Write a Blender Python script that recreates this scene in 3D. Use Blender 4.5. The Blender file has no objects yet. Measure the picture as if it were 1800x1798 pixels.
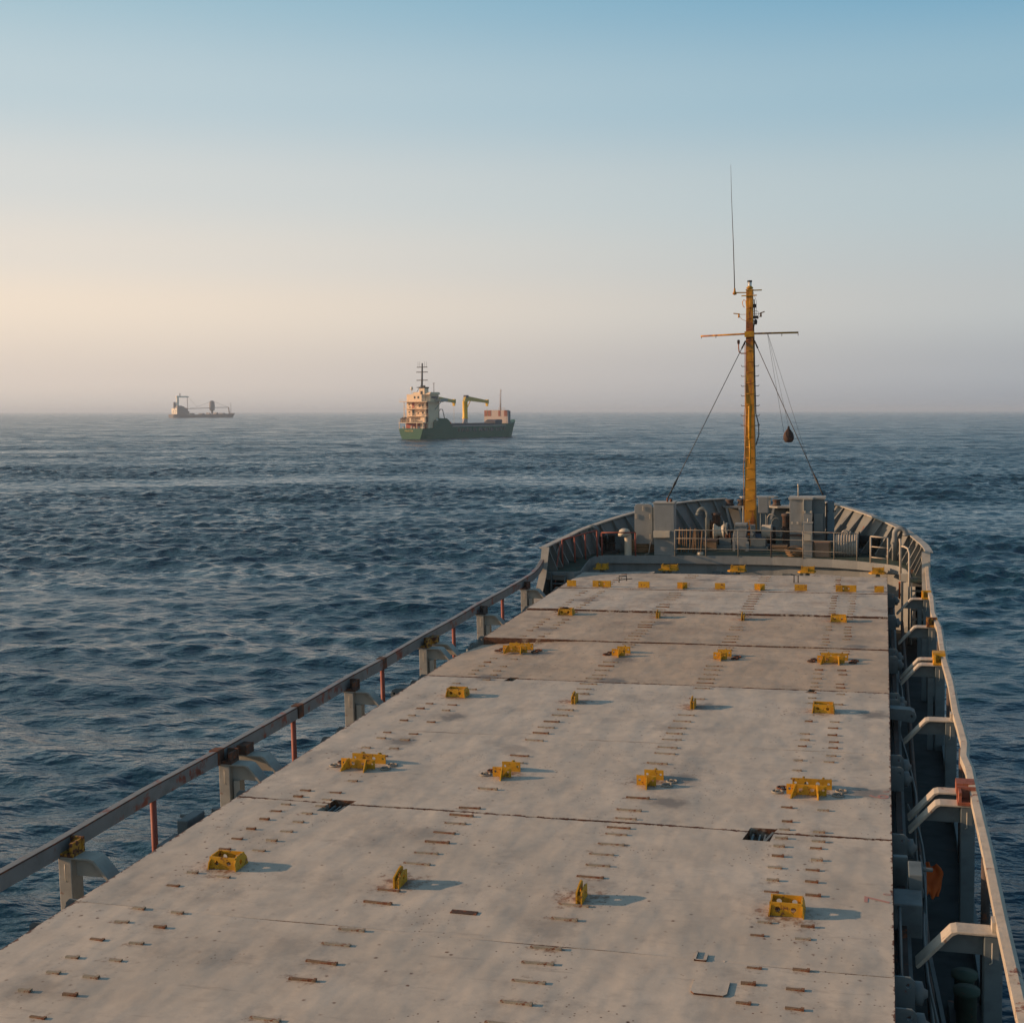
import bpy, bmesh, math, random
import numpy as np
from mathutils import Matrix, Vector, Euler

random.seed(7)
SC = bpy.context.scene
COL = SC.collection

# ------------------------------------------------------------------ camera
# the ship is built in its own frame (x starboard, y forward, z up, hatch top = 0);
# it is trimmed a little by the stern, so the frame is turned into the level world at the end
F_PX = 2354.0
def ray(x, y): return np.array([x - 900.0, y - 899.0, F_PX])
def unit(v): return v / np.linalg.norm(v)
fwd = unit(ray(1553, 668))
lat = ray(-7600, 860); lat = unit(lat - lat.dot(fwd) * fwd)
SX = -lat; SY = fwd; SZ = np.cross(SX, SY)
RS = np.array([SX, SY, SZ])                 # image axes -> ship axes
up = unit(np.cross(ray(0, 723.5), ray(1800, 721.5)))
if up[1] > 0: up = -up
WZ = up; WY = unit(SY - SY.dot(WZ) * WZ); WX = np.cross(WY, WZ)
RW = np.array([WX, WY, WZ])                 # image axes -> world axes
CAM_H = 11.5
EYE = 6.5                                   # eye above the hatch covers
R_sw = RW @ RS.T
S = Matrix([[*R_sw[0], 0], [*R_sw[1], 0], [*R_sw[2], 0], [0, 0, 0, 1]])
S = Matrix.Translation((0, 0, CAM_H)) @ S @ Matrix.Translation((0, 0, -EYE))

cam_d = bpy.data.cameras.new("camera"); cam = bpy.data.objects.new("camera", cam_d); COL.objects.link(cam)
cam_d.sensor_width = 36.0; cam_d.lens = F_PX / 1800 * 36.0
cam_d.clip_start = 0.2; cam_d.clip_end = 60000
cr, cu, cb = RW @ np.array([1, 0, 0.]), RW @ np.array([0, -1, 0.]), RW @ np.array([0, 0, -1.])
cam.matrix_world = Matrix([[cr[0], cu[0], cb[0], 0], [cr[1], cu[1], cb[1], 0], [cr[2], cu[2], cb[2], CAM_H], [0, 0, 0, 1]])
SC.camera = cam

# ------------------------------------------------------------------ light
SUN_EL = math.radians(13.5)
a = math.radians(9.0)
sun_to = S.to_3x3() @ Vector((-math.cos(a), -math.sin(a), 0)); sun_to.z = 0; sun_to.normalize()
sun_dir = Vector((sun_to.x * math.cos(SUN_EL), sun_to.y * math.cos(SUN_EL), math.sin(SUN_EL)))
sun_d = bpy.data.lights.new("sun", 'SUN'); sun = bpy.data.objects.new("sun", sun_d); COL.objects.link(sun)
sun_d.energy = 4.9; sun_d.angle = math.radians(0.6); sun_d.color = (1.0, 0.62, 0.36)
sun.rotation_euler = sun_dir.to_track_quat('Z', 'Y').to_euler(); sun.location = sun_dir * 200

W = bpy.data.worlds.new("World"); SC.world = W; W.use_nodes = True
nt = W.node_tree; nt.nodes.clear(); N = nt.nodes.new; LK = nt.links.new
def srgb(r, g, b):
    f = lambda c: ((c / 255 + 0.055) / 1.055) ** 2.4 if c > 10 else c / 255 / 12.92
    return (f(r), f(g), f(b), 1)
out = N("ShaderNodeOutputWorld"); bg = N("ShaderNodeBackground"); bg.inputs[1].default_value = 1.0
tc = N("ShaderNodeTexCoord"); sep = N("ShaderNodeSeparateXYZ"); LK(tc.outputs["Generated"], sep.inputs[0])
zc = N("ShaderNodeMath"); zc.operation = 'ABSOLUTE'; LK(sep.outputs[2], zc.inputs[0])
def ramp(stops):
    r = N("ShaderNodeValToRGB"); LK(zc.outputs[0], r.inputs[0])
    e = r.color_ramp.elements
    while len(e) > 1: e.remove(e[-1])
    e[0].position = stops[0][0]; e[0].color = srgb(*stops[0][1])
    for p, c in stops[1:]:
        k = e.new(p); k.color = srgb(*c)
    r.color_ramp.interpolation = 'B_SPLINE' if False else 'EASE'
    return r
far_r = ramp([(0, (150, 157, 166)), (.03, (166, 172, 178)), (.075, (182, 189, 192)), (.15, (174, 193, 200)), (.22, (145, 181, 199)), (.30, (106, 162, 193)), (.5, (86, 130, 160)), (1, (48, 68, 88))])
near_r = ramp([(0, (212, 200, 190)), (.02, (224, 209, 196)), (.075, (243, 225, 205)), (.11, (231, 221, 209)), (.16, (214, 215, 212)), (.22, (190, 206, 212)), (.30, (158, 191, 205)), (.5, (128, 160, 180)), (1, (54, 72, 90))])
sun_r = ramp([(0, (240, 204, 168)), (.1, (255, 232, 195)), (.22, (255, 238, 208)), (.35, (222, 218, 208)), (.55, (150, 170, 182)), (1, (54, 72, 90))])
dot = N("ShaderNodeVectorMath"); dot.operation = 'DOT_PRODUCT'
hz = N("ShaderNodeVectorMath"); hz.operation = 'MULTIPLY'; hz.inputs[1].default_value = (1, 1, 0); LK(tc.outputs["Generated"], hz.inputs[0])
hn = N("ShaderNodeVectorMath"); hn.operation = 'NORMALIZE'; LK(hz.outputs[0], hn.inputs[0])
LK(hn.outputs[0], dot.inputs[0]); dot.inputs[1].default_value = (sun_to.x, sun_to.y, 0)
def mrange(a0, a1):
    m = N("ShaderNodeMapRange"); m.interpolation_type = 'SMOOTHSTEP'; m.inputs[1].default_value = a0; m.inputs[2].default_value = a1; LK(dot.outputs["Value"], m.inputs[0]); return m
m1 = mrange(-.42, .58); m2 = mrange(.48, 1.0)
def mix(f, a_, b_):
    m = N("ShaderNodeMix"); m.data_type = 'RGBA'
    if isinstance(f, float): m.inputs[0].default_value = f
    else: LK(f, m.inputs[0])
    LK(a_, m.inputs[6]); LK(b_, m.inputs[7]); return m
x1 = mix(m1.outputs[0], far_r.outputs[0], near_r.outputs[0]); x2 = mix(m2.outputs[0], x1.outputs[2], sun_r.outputs[0])
sky = N("ShaderNodeTexSky"); sky.sky_type = 'NISHITA'; sky.sun_disc = False; sky.sun_elevation = SUN_EL
sky.sun_rotation = math.atan2(sun_to.x, sun_to.y); sky.dust_density = 3.0; sky.air_density = 1.2
sk = N("ShaderNodeVectorMath"); sk.operation = 'SCALE'; sk.inputs["Scale"].default_value = 0.08; LK(sky.outputs[0], sk.inputs[0])
x3 = mix(0.08, x2.outputs[2], sk.outputs[0])
LK(x3.outputs[2], bg.inputs[0]); LK(bg.outputs[0], out.inputs[0])
SC.view_settings.view_transform = 'Standard'; SC.view_settings.look = 'None'; SC.view_settings.exposure = 0.10; SC.view_settings.gamma = 1
SC.render.engine = 'CYCLES'; SC.cycles.use_denoising = True; SC.cycles.max_bounces = 6; SC.cycles.volume_bounces = 1
SC.cycles.transparent_max_bounces = 8

# ------------------------------------------------------------------ materials
def mat(name, color, rough=.6, metal=0.0, var=.12, rust=0.0, rust_scale=6.0, rust_col=(.11, .035, .014), bump=.0, bump_scale=20.0, dirt=0.0, spec=.35, side_rust=0.0, streak=False):
    m = bpy.data.materials.new(name); m.use_nodes = True
    t = m.node_tree; n = t.nodes; L = t.links.new
    p = n["Principled BSDF"]; p.inputs["Roughness"].default_value = rough; p.inputs["Metallic"].default_value = metal
    p.inputs["Specular IOR Level"].default_value = spec
    tc = n.new("ShaderNodeTexCoord"); co = tc.outputs["Object"]
    if streak:
        mp = n.new("ShaderNodeMapping"); mp.inputs["Scale"].default_value = (1, 1, .22); L(co, mp.inputs[0]); rco = mp.outputs[0]
    else: rco = co
    def noise(scale, detail=5, vec=None, rough_=.6):
        q = n.new("ShaderNodeTexNoise"); q.inputs["Scale"].default_value = scale; q.inputs["Detail"].default_value = detail; q.inputs["Roughness"].default_value = rough_
        L(vec or co, q.inputs["Vector"]); return q.outputs[0]
    def mr(src, a, b, c=0, d=1):
        q = n.new("ShaderNodeMapRange"); q.inputs[1].default_value = a; q.inputs[2].default_value = b; q.inputs[3].default_value = c; q.inputs[4].default_value = d; L(src, q.inputs[0]); return q.outputs[0]
    def mx(f, a, b):
        q = n.new("ShaderNodeMix"); q.data_type = 'RGBA'; L(f, q.inputs[0])
        for k, v in ((6, a), (7, b)):
            if isinstance(v, tuple): q.inputs[k].default_value = (*v, 1) if len(v) == 3 else v
            else: L(v, q.inputs[k])
        return q.outputs[2]
    lo = tuple(c * (1 - var) for c in color); hi = tuple(min(1, c * (1 + var)) for c in color)
    c = mx(mr(noise(1.7, 6), .3, .7), lo, hi)
    if dirt:
        c = mx(mr(noise(3.1, 8, rco), .5, .72, 0, dirt), c, tuple(k * .35 for k in color))
    if rust:
        c = mx(mr(noise(rust_scale, 9, rco, .7), .68 - rust * .3, .74 - rust * .3), c, mx(mr(noise(rust_scale * 3), .3, .7), rust_col, tuple(k * 2.2 for k in rust_col)))
    L(c, p.inputs["Base Color"])
    if bump:
        b = n.new("ShaderNodeBump"); b.inputs["Strength"].default_value = 1; b.inputs["Distance"].default_value = bump
        L(noise(bump_scale, 4), b.inputs["Height"]); L(b.outputs[0], p.inputs["Normal"])
    return m

def hatch_mat(k=(1, 1, 1), nm='hatch_paint'):
    m = bpy.data.materials.new(nm)
    T = lambda c: tuple(a_ * b_ for a_, b_ in zip(c, k)); m.use_nodes = True
    t = m.node_tree; n = t.nodes; L = t.links.new; p = n["Principled BSDF"]
    p.inputs["Roughness"].default_value = .62; p.inputs["Specular IOR Level"].default_value = .3
    geo = n.new("ShaderNodeTexCoord"); co = geo.outputs["Object"]; g2 = n.new("ShaderNodeNewGeometry")
    def noise(scale, detail=5, vec=None, rough_=.6):
        q = n.new("ShaderNodeTexNoise"); q.inputs["Scale"].default_value = scale; q.inputs["Detail"].default_value = detail; q.inputs["Roughness"].default_value = rough_
        L(vec or co, q.inputs["Vector"]); return q.outputs[0]
    def mr(src, a, b, c=0, d=1, sm=False):
        q = n.new("ShaderNodeMapRange"); q.inputs[1].default_value = a; q.inputs[2].default_value = b; q.inputs[3].default_value = c; q.inputs[4].default_value = d
        if sm: q.interpolation_type = 'SMOOTHSTEP'
        L(src, q.inputs[0]); return q.outputs[0]
    def mx(f, a, b):
        q = n.new("ShaderNodeMix"); q.data_type = 'RGBA'; L(f, q.inputs[0])
        for k, v in ((6, a), (7, b)):
            if isinstance(v, tuple): q.inputs[k].default_value = (*v, 1)
            else: L(v, q.inputs[k])
        return q.outputs[2]
    def mul(a, b):
        q = n.new("ShaderNodeMath"); q.operation = 'MULTIPLY'; L(a, q.inputs[0])
        if isinstance(b, float): q.inputs[1].default_value = b
        else: L(b, q.inputs[1])
        return q.outputs[0]
    wst = n.new("ShaderNodeTexCoord"); # world-like coordinates differ per panel through the object location
    oi = n.new("ShaderNodeObjectInfo")
    off = n.new("ShaderNodeVectorMath"); off.operation = 'ADD'; L(co, off.inputs[0]); L(oi.outputs["Location"], off.inputs[1]); wc = off.outputs[0]
    c = mx(mr(noise(.55, 6, wc), .32, .68), T((.415, .37, .308)), T((.545, .485, .405)))
    c = mx(mr(noise(2.6, 8, wc, .7), .46, .70, 0, .45), c, T((.31, .285, .25)))
    # dirty water pools: soft dark ovals
    mp = n.new("ShaderNodeMapping"); mp.inputs["Scale"].default_value = (.9, .9, .9); L(wc, mp.inputs[0])
    vo = n.new("ShaderNodeTexVoronoi"); vo.voronoi_dimensions = "2D"; vo.inputs["Scale"].default_value = .42; vo.inputs["Randomness"].default_value = 1; L(mp.outputs[0], vo.inputs["Vector"])
    wob = n.new("ShaderNodeMath"); wob.operation = 'ADD'; L(vo.outputs["Distance"], wob.inputs[0]); L(mr(noise(4, 4, wc), 0, 1, -.13, .13), wob.inputs[1])
    rnd = n.new("ShaderNodeSeparateColor"); L(vo.outputs["Color"], rnd.inputs[0])
    pool = mul(mr(wob.outputs[0], .04, .17, 1, 0, True), mr(rnd.outputs[0], .35, .8, 0, .8))
    c = mx(pool, c, (.13, .125, .12))
    c = mx(mr(noise(.75, 9, wc, .74), .53, .67, 0, .60), c, T((.255, .232, .205)))
    scm = n.new("ShaderNodeMapping"); scm.inputs["Scale"].default_value = (.8, 5.0, 1); scm.inputs["Rotation"].default_value = (0, 0, .12); L(wc, scm.inputs[0])
    c = mx(mr(noise(1.3, 8, scm.outputs[0], .7), .60, .70, 0, .40), c, (.20, .165, .135))
    # salt tide lines
    c = mx(mul(mr(noise(1.1, 3, wc), .56, .6, 0, 1), mr(noise(9, 4, wc), .5, .7, 0, .25)), c, (.5, .46, .41))
    sx = n.new('ShaderNodeSeparateXYZ'); L(wc, sx.inputs[0]); fw_ = mr(sx.outputs[1], 30.0, 36.0, .25, 1)
    c = mx(mul(mr(noise(.9, 7, wc, .72), .50, .66, 0, .55), fw_), c, (.235, .165, .12))
    # rust freckles, with a scatter density that varies
    dens = mr(noise(.8, 3, wc), .35, .7, 0, 1)
    v2 = n.new("ShaderNodeTexVoronoi"); v2.voronoi_dimensions = "2D"; v2.inputs["Scale"].default_value = 3.4; L(wc, v2.inputs["Vector"])
    r2 = n.new("ShaderNodeSeparateColor"); L(v2.outputs["Color"], r2.inputs[0])
    w2 = n.new("ShaderNodeMath"); w2.operation = 'ADD'; L(v2.outputs["Distance"], w2.inputs[0]); L(mr(noise(30, 3, wc), 0, 1, -.07, .07), w2.inputs[1])
    clu = mr(noise(.6, 4, wc, .6), .46, .60, 0, 1); fre = mul(mul(mr(w2.outputs[0], .03, .10, 1, 0), mr(r2.outputs[1], .60, .64)), clu)
    v3 = n.new("ShaderNodeTexVoronoi"); v3.voronoi_dimensions = "2D"; v3.inputs["Scale"].default_value = 11; L(wc, v3.inputs["Vector"])
    r3 = n.new("ShaderNodeSeparateColor"); L(v3.outputs["Color"], r3.inputs[0])
    fr3 = mul(mul(mr(v3.outputs["Distance"], .07, .16, 1, 0), mr(r3.outputs[2], .72, .76)), mr(noise(1.0, 4, wc, .6), .52, .60, 0, 1))
    mxm = n.new("ShaderNodeMath"); mxm.operation = 'MAXIMUM'; L(fre, mxm.inputs[0]); L(fr3, mxm.inputs[1])
    # rust creeping from plate edges (attribute baked on the mesh: distance to the seam)
    att = n.new("ShaderNodeAttribute"); att.attribute_name = "seam"
    ed = n.new("ShaderNodeMath"); ed.operation = 'ADD'; L(att.outputs["Fac"], ed.inputs[0]); L(mr(noise(7, 7, wc, .75), .3, .7, -.6, .42), ed.inputs[1])
    sa = n.new("ShaderNodeAttribute"); sa.attribute_name = "stain"; se = n.new("ShaderNodeMath"); se.operation = "ADD"; L(sa.outputs["Fac"], se.inputs[0]); L(mr(noise(9, 6, wc, .72), .3, .7, -.75, .45), se.inputs[1]); stn = mr(se.outputs[0], .48, .85, 0, .85); c = mx(mr(se.outputs[0], .25, .6, 0, .35), c, (.20, .165, .135))
    m3 = n.new("ShaderNodeMath"); m3.operation = 'MAXIMUM'; L(mxm.outputs[0], m3.inputs[0]); L(mr(ed.outputs[0], .93, 1.02), m3.inputs[1])
    sn = n.new("ShaderNodeSeparateXYZ"); L(g2.outputs["Normal"], sn.inputs[0])
    sd = mul(mr(sn.outputs[2], .4, .7, 1, 0), mr(noise(2.2, 7, wc), .42, .55, 0, 1))
    m4 = n.new("ShaderNodeMath"); m4.operation = 'MAXIMUM'; L(m3.outputs[0], m4.inputs[0]); L(sd, m4.inputs[1])
    rc = mx(mr(noise(14, 5, wc), .3, .7), (.035, .018, .012), (.15, .06, .028))
    c = mx(stn, c, (.19, .095, .05)); c = mx(m4.outputs[0], c, rc); L(c, p.inputs["Base Color"])
    # buckled plating between the stiffeners
    mpb = n.new("ShaderNodeMapping"); mpb.inputs["Scale"].default_value = (1.25, .6, 1); mpb.inputs["Rotation"].default_value = (0, 0, .18); L(wc, mpb.inputs[0])
    b1 = n.new("ShaderNodeBump"); b1.inputs["Distance"].default_value = .038; b1.inputs["Strength"].default_value = 1; L(noise(1.5, 2, mpb.outputs[0], .4), b1.inputs["Height"])
    b2 = n.new("ShaderNodeBump"); b2.inputs["Distance"].default_value = .0025; b2.inputs["Strength"].default_value = 1; L(noise(7, 5, wc), b2.inputs["Height"]); L(b1.outputs[0], b2.inputs["Normal"])
    L(b2.outputs[0], p.inputs["Normal"])
    return m

M = dict(
    hatch=hatch_mat(), hatch2=hatch_mat((.90, .80, .70), 'browned_hatch_paint'),
    grey=mat("grey_ship_paint", (.225, .235, .23), .55, rust=.12, rust_scale=3, dirt=.35, streak=True),
    pale=mat("pale_grey_paint", (.36, .34, .295), .55, rust=.2, rust_scale=4, dirt=.4),
    teal=mat("blue_grey_paint", (.125, .15, .155), .6, rust=.12, rust_scale=4, dirt=.5),
    bulw=mat("bulwark_paint", (.165, .17, .16), .6, rust=.12, rust_scale=2.5, dirt=.4, streak=True),
    rail=mat("weathered_rail_paint", (.19, .195, .195), .5, rust=.44, rust_scale=1.6, rust_col=(.13, .035, .02), dirt=.4),
    railw=mat("pale_rail_paint", (.44, .385, .31), .55, rust=.3, rust_scale=3.4, dirt=.4, bump=.01, bump_scale=9),
    red=mat("red_primer", (.27, .07, .045), .6, rust=.2, dirt=.4),
    rust=mat("rusty_steel", (.075, .042, .030), .85, var=.4, rust=.6, rust_scale=8, bump=.004),
    brown=mat("rusty_brown_rail", (.075, .055, .047), .8, var=.35, rust=.35, rust_scale=5, dirt=.6),
    yellow=mat("yellow_fitting_paint", (.54, .275, .012), .6, var=.25, rust=.40, rust_scale=12, rust_col=(.10, .035, .012), dirt=.55),
    yold=mat("rusty_yellow_paint", (.42, .20, .02), .7, rust=.75, rust_scale=11, rust_col=(.06, .02, .01)),
    mast=mat("mast_ochre_paint", (.50, .225, .010), .5, var=.3, rust=.62, rust_scale=1.3, rust_col=(.17, .055, .010), dirt=.5, streak=True),
    deck=mat("green_deck_paint", (.045, .07, .052), .8, var=.3, rust=.3, rust_scale=3, dirt=.5),
    sdeck=mat("side_deck_paint", (.034, .04, .04), .85, var=.35, rust=.22, rust_scale=2.2, rust_col=(.04, .025, .018), dirt=.7),
    black=mat("black_steel", (.02, .02, .02), .6, rust=.3, dirt=0),
    dark=mat("hold_darkness", (.012, .012, .012), .9),
    rope=mat("old_hemp_rope", (.20, .125, .065), .9, var=.4, dirt=.5),
    rope2=mat("pale_mooring_rope", (.36, .33, .285), .9, var=.3, dirt=.4),
    wood=mat("weathered_wood", (.20, .13, .075), .85, var=.4, dirt=.5),
    wire=mat("dark_wire", (.05, .045, .042), .6),
    ivory=mat("ivory_paint", (.52, .46, .36), .45, rust=.15, dirt=.15),
    gal=mat('galvanised_pipe', (.25, .23, .195), .6, rust=.25, rust_scale=6, dirt=.4),
    ply=mat("wrapped_crate_board", (.33, .20, .13), .55, var=.25, dirt=.2, bump=.01),
    orange=mat("orange_cloth", (.55, .10, .015), .8, var=.3),
    glass=mat("milky_lamp_glass", (.75, .72, .66), .2, spec=.6, var=.02),
    ball=mat("rusty_black_ball", (.055, .032, .025), .8, var=.4, rust=.4, rust_scale=5, rust_col=(.09, .03, .015)),
    mark=mat("faded_red_marking", (.40, .20, .17), .7, var=.15),
    hull=mat("own_hull_paint", (.12, .13, .13), .6, rust=.2, rust_scale=1, dirt=.4),
    ghull=mat("green_hull_paint", (.018, .105, .062), .55, var=.15, rust=.06, rust_scale=.3, streak=True),
    cream=mat("cream_superstructure", (.80, .60, .40), .55, var=.08, rust=.06, rust_scale=.6, streak=True),
    gyel=mat("crane_yellow", (.78, .46, .02), .5, var=.1, rust=.05, rust_scale=.5),
    gold=mat("olive_boom_paint", (.58, .40, .09), .5),
    pink=mat("pale_breakwater_paint", (.46, .38, .34), .6, var=.08),
    pred=mat("red_brown_panels", (.28, .10, .07), .7),
    gred=mat("red_house_paint", (.38, .07, .03), .6),
    gwin=mat("dark_window_glass", (.02, .022, .025), .2, spec=.6),
    navy=mat("distant_hull_paint", (.05, .042, .055), .6, var=.15),
    fwhite=mat("white_house_paint", (.74, .66, .52), .55, var=.05),
    fgrey=mat("distant_gear_paint", (.11, .10, .11), .6),
    yname=mat("gold_lettering", (.65, .50, .18), .5),
)

# ------------------------------------------------------------------ mesh helpers
ORG = {}                                     # object name -> world origin of its thing
SHIP_TOP = []                                # top-level objects given in the ship's frame
class MB:
    def __init__(s): s.v = []; s.f = []; s.sm = []
    def add(s, vs, fs, smooth=False):
        o = len(s.v); s.v += [tuple(float(c) for c in p) for p in vs]; s.f += [tuple(i + o for i in f) for f in fs]; s.sm += [smooth] * len(fs); return s
    def box(s, x0, x1, y0, y1, z0, z1):
        vs = [(x, y, z) for z in (z0, z1) for y in (y0, y1) for x in (x0, x1)]
        return s.add(vs, [(0, 2, 3, 1), (4, 5, 7, 6), (0, 1, 5, 4), (2, 6, 7, 3), (0, 4, 6, 2), (1, 3, 7, 5)])
    def cbox(s, c, d, R=None):
        vs = []
        for z in (-1, 1):
            for y in (-1, 1):
                for x in (-1, 1):
                    q = Vector((x * d[0] / 2, y * d[1] / 2, z * d[2] / 2))
                    if R: q = R @ q
                    vs.append(q + Vector(c))
        return s.add(vs, [(0, 2, 3, 1), (4, 5, 7, 6), (0, 1, 5, 4), (2, 6, 7, 3), (0, 4, 6, 2), (1, 3, 7, 5)])
    def prism(s, poly, axis, a0, a1):
        """poly in the two other axes (in order), extruded along axis from a0 to a1"""
        def P(u, v, w): return {'x': (w, u, v), 'y': (u, w, v), 'z': (u, v, w)}[axis]
        n = len(poly); vs = [P(u, v, a0) for u, v in poly] + [P(u, v, a1) for u, v in poly]
        return s.add(vs, [tuple(range(n))[::-1], tuple(range(n, 2 * n))] + [(i, (i + 1) % n, n + (i + 1) % n, n + i) for i in range(n)])
    def tube(s, pts, r, n=8, caps=True, flat=1.0):
        pts = [Vector(p) for p in pts]; rs = r if isinstance(r, (list, tuple)) else [r] * len(pts)
        rings = []; up0 = None
        for i, p in enumerate(pts):
            d = (pts[min(i + 1, len(pts) - 1)] - pts[max(i - 1, 0)]).normalized()
            if up0 is None:
                up0 = Vector((0, 0, 1)) if abs(d.z) < .9 else Vector((0, 1, 0))
            u = (up0 - up0.dot(d) * d)
            if u.length < 1e-4: u = Vector((1, 0, 0)) - d.x * d
            u.normalize(); w = d.cross(u); up0 = u
            rings.append([p + (u * math.cos(2 * math.pi * k / n) * flat + w * math.sin(2 * math.pi * k / n)) * rs[i] for k in range(n)])
        vs = [q for rg in rings for q in rg]; fs = []
        for i in range(len(pts) - 1):
            for k in range(n): fs.append((i * n + k, i * n + (k + 1) % n, (i + 1) * n + (k + 1) % n, (i + 1) * n + k))
        s.add(vs, fs, True)
        if caps:
            o = len(s.v) - len(vs)
            s.f += [tuple(o + k for k in range(n))[::-1], tuple(o + (len(pts) - 1) * n + k for k in range(n))]; s.sm += [False, False]
        return s
    def bar(s, a, b, w, h):
        """square bar from a to b, w wide, h deep"""
        a = Vector(a); b = Vector(b); d = (b - a).normalized()
        u = Vector((0, 0, 1)) if abs(d.z) < .95 else Vector((0, 1, 0))
        u = (u - u.dot(d) * d).normalized(); x = d.cross(u)
        vs = [p + x * i * w / 2 + u * j * h / 2 for p in (a, b) for i, j in ((-1, -1), (1, -1), (1, 1), (-1, 1))]
        return s.add(vs, [(0, 3, 2, 1), (4, 5, 6, 7), (0, 1, 5, 4), (1, 2, 6, 5), (2, 3, 7, 6), (3, 0, 4, 7)])
    def lathe(s, prof, c, axis='z', n=20):
        vs = []
        for r, h in prof:
            for k in range(n):
                t = 2 * math.pi * k / n; u, v = r * math.cos(t), r * math.sin(t)
                q = {'z': (u, v, h), 'x': (h, u, v), 'y': (u, h, v)}[axis]
                vs.append((q[0] + c[0], q[1] + c[1], q[2] + c[2]))
        fs = [(i * n + k, i * n + (k + 1) % n, (i + 1) * n + (k + 1) % n, (i + 1) * n + k) for i in range(len(prof) - 1) for k in range(n)]
        return s.add(vs, fs, True)
    def torus(s, c, R, r, axis='z', n=24, m=8, squash=1.0):
        vs = []
        for i in range(n):
            t = 2 * math.pi * i / n
            for j in range(m):
                q = 2 * math.pi * j / m; rr = R + r * math.cos(q); h = r * math.sin(q) * squash
                u, v = rr * math.cos(t), rr * math.sin(t)
                p = {'z': (u, v, h), 'x': (h, u, v), 'y': (u, h, v)}[axis]
                vs.append((p[0] + c[0], p[1] + c[1], p[2] + c[2]))
        fs = [(i * m + j, ((i + 1) % n) * m + j, ((i + 1) % n) * m + (j + 1) % m, i * m + (j + 1) % m) for i in range(n) for j in range(m)]
        return s.add(vs, fs, True)
    def sheet(s, outline, holes, thick, place):
        """flat plate with round holes; outline/holes in 2D (u,v); place(u,v,w)->point"""
        bm = bmesh.new(); ed = []
        for loop in [outline] + holes:
            vs = [bm.verts.new((u, v, 0)) for u, v in loop]
            for i in range(len(vs)): ed.append(bm.edges.new((vs[i], vs[(i + 1) % len(vs)])))
        bmesh.ops.triangle_fill(bm, use_beauty=True, use_dissolve=False, edges=ed)
        g = bmesh.ops.extrude_face_region(bm, geom=bm.faces[:])
        for e in g['geom']:
            if isinstance(e, bmesh.types.BMVert): e.co.z += thick
        bm.verts.ensure_lookup_table(); bm.verts.index_update()
        vs = [place(*v.co) for v in bm.verts]; fs = [tuple(v.index for v in f.verts) for f in bm.faces]
        bm.free(); return s.add(vs, fs)
    def build(s, name, m, parent=None, bevel=0.0, origin=None):
        if not s.v: return None
        org = Vector(origin) if origin is not None else (Vector(ORG.get(parent.name, (0, 0, 0))) if parent else Vector((0, 0, 0)))
        me = bpy.data.meshes.new(name)
        me.from_pydata([(v[0] - org.x, v[1] - org.y, v[2] - org.z) for v in s.v], [], s.f)
        me.polygons.foreach_set("use_smooth", s.sm)
        bm = bmesh.new(); bm.from_mesh(me); bmesh.ops.recalc_face_normals(bm, faces=bm.faces); bm.to_mesh(me); bm.free()
        me.materials.append(m)
        o = bpy.data.objects.new(name, me); COL.objects.link(o)
        if bevel:
            b = o.modifiers.new("bevel", 'BEVEL'); b.width = bevel; b.segments = 2; b.limit_method = 'ANGLE'; b.harden_normals = False
        if parent: o.parent = parent
        else: o.location = org
        ORG[o.name] = tuple(org); return o
def tag(o, label=None, cat=None, group=None, kind=None, ship=True):
    if label: o['label'] = label
    if cat: o['category'] = cat
    if group: o['group'] = group
    if kind: o['kind'] = kind
    if o.parent is None and ship and o not in SHIP_TOP: SHIP_TOP.append(o)
    return o
def thing(name, loc, label, cat, group=None, ship=True):
    o = bpy.data.objects.new(name, None); COL.objects.link(o); o.location = loc; o.empty_display_size = .2
    ORG[o.name] = tuple(loc); return tag(o, label, cat, group, ship=ship)
def circ(u, v, r, n=10): return [(u + r * math.cos(2 * math.pi * k / n), v - r * math.sin(2 * math.pi * k / n)) for k in range(n)]
def copy_part(src, parent, dloc, label=None):
    c = src.copy(); COL.objects.link(c); c.parent = parent; c.location = Vector(dloc); ORG[c.name] = ORG.get(parent.name, (0, 0, 0))
    if label: c['label'] = label
    return c

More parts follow.
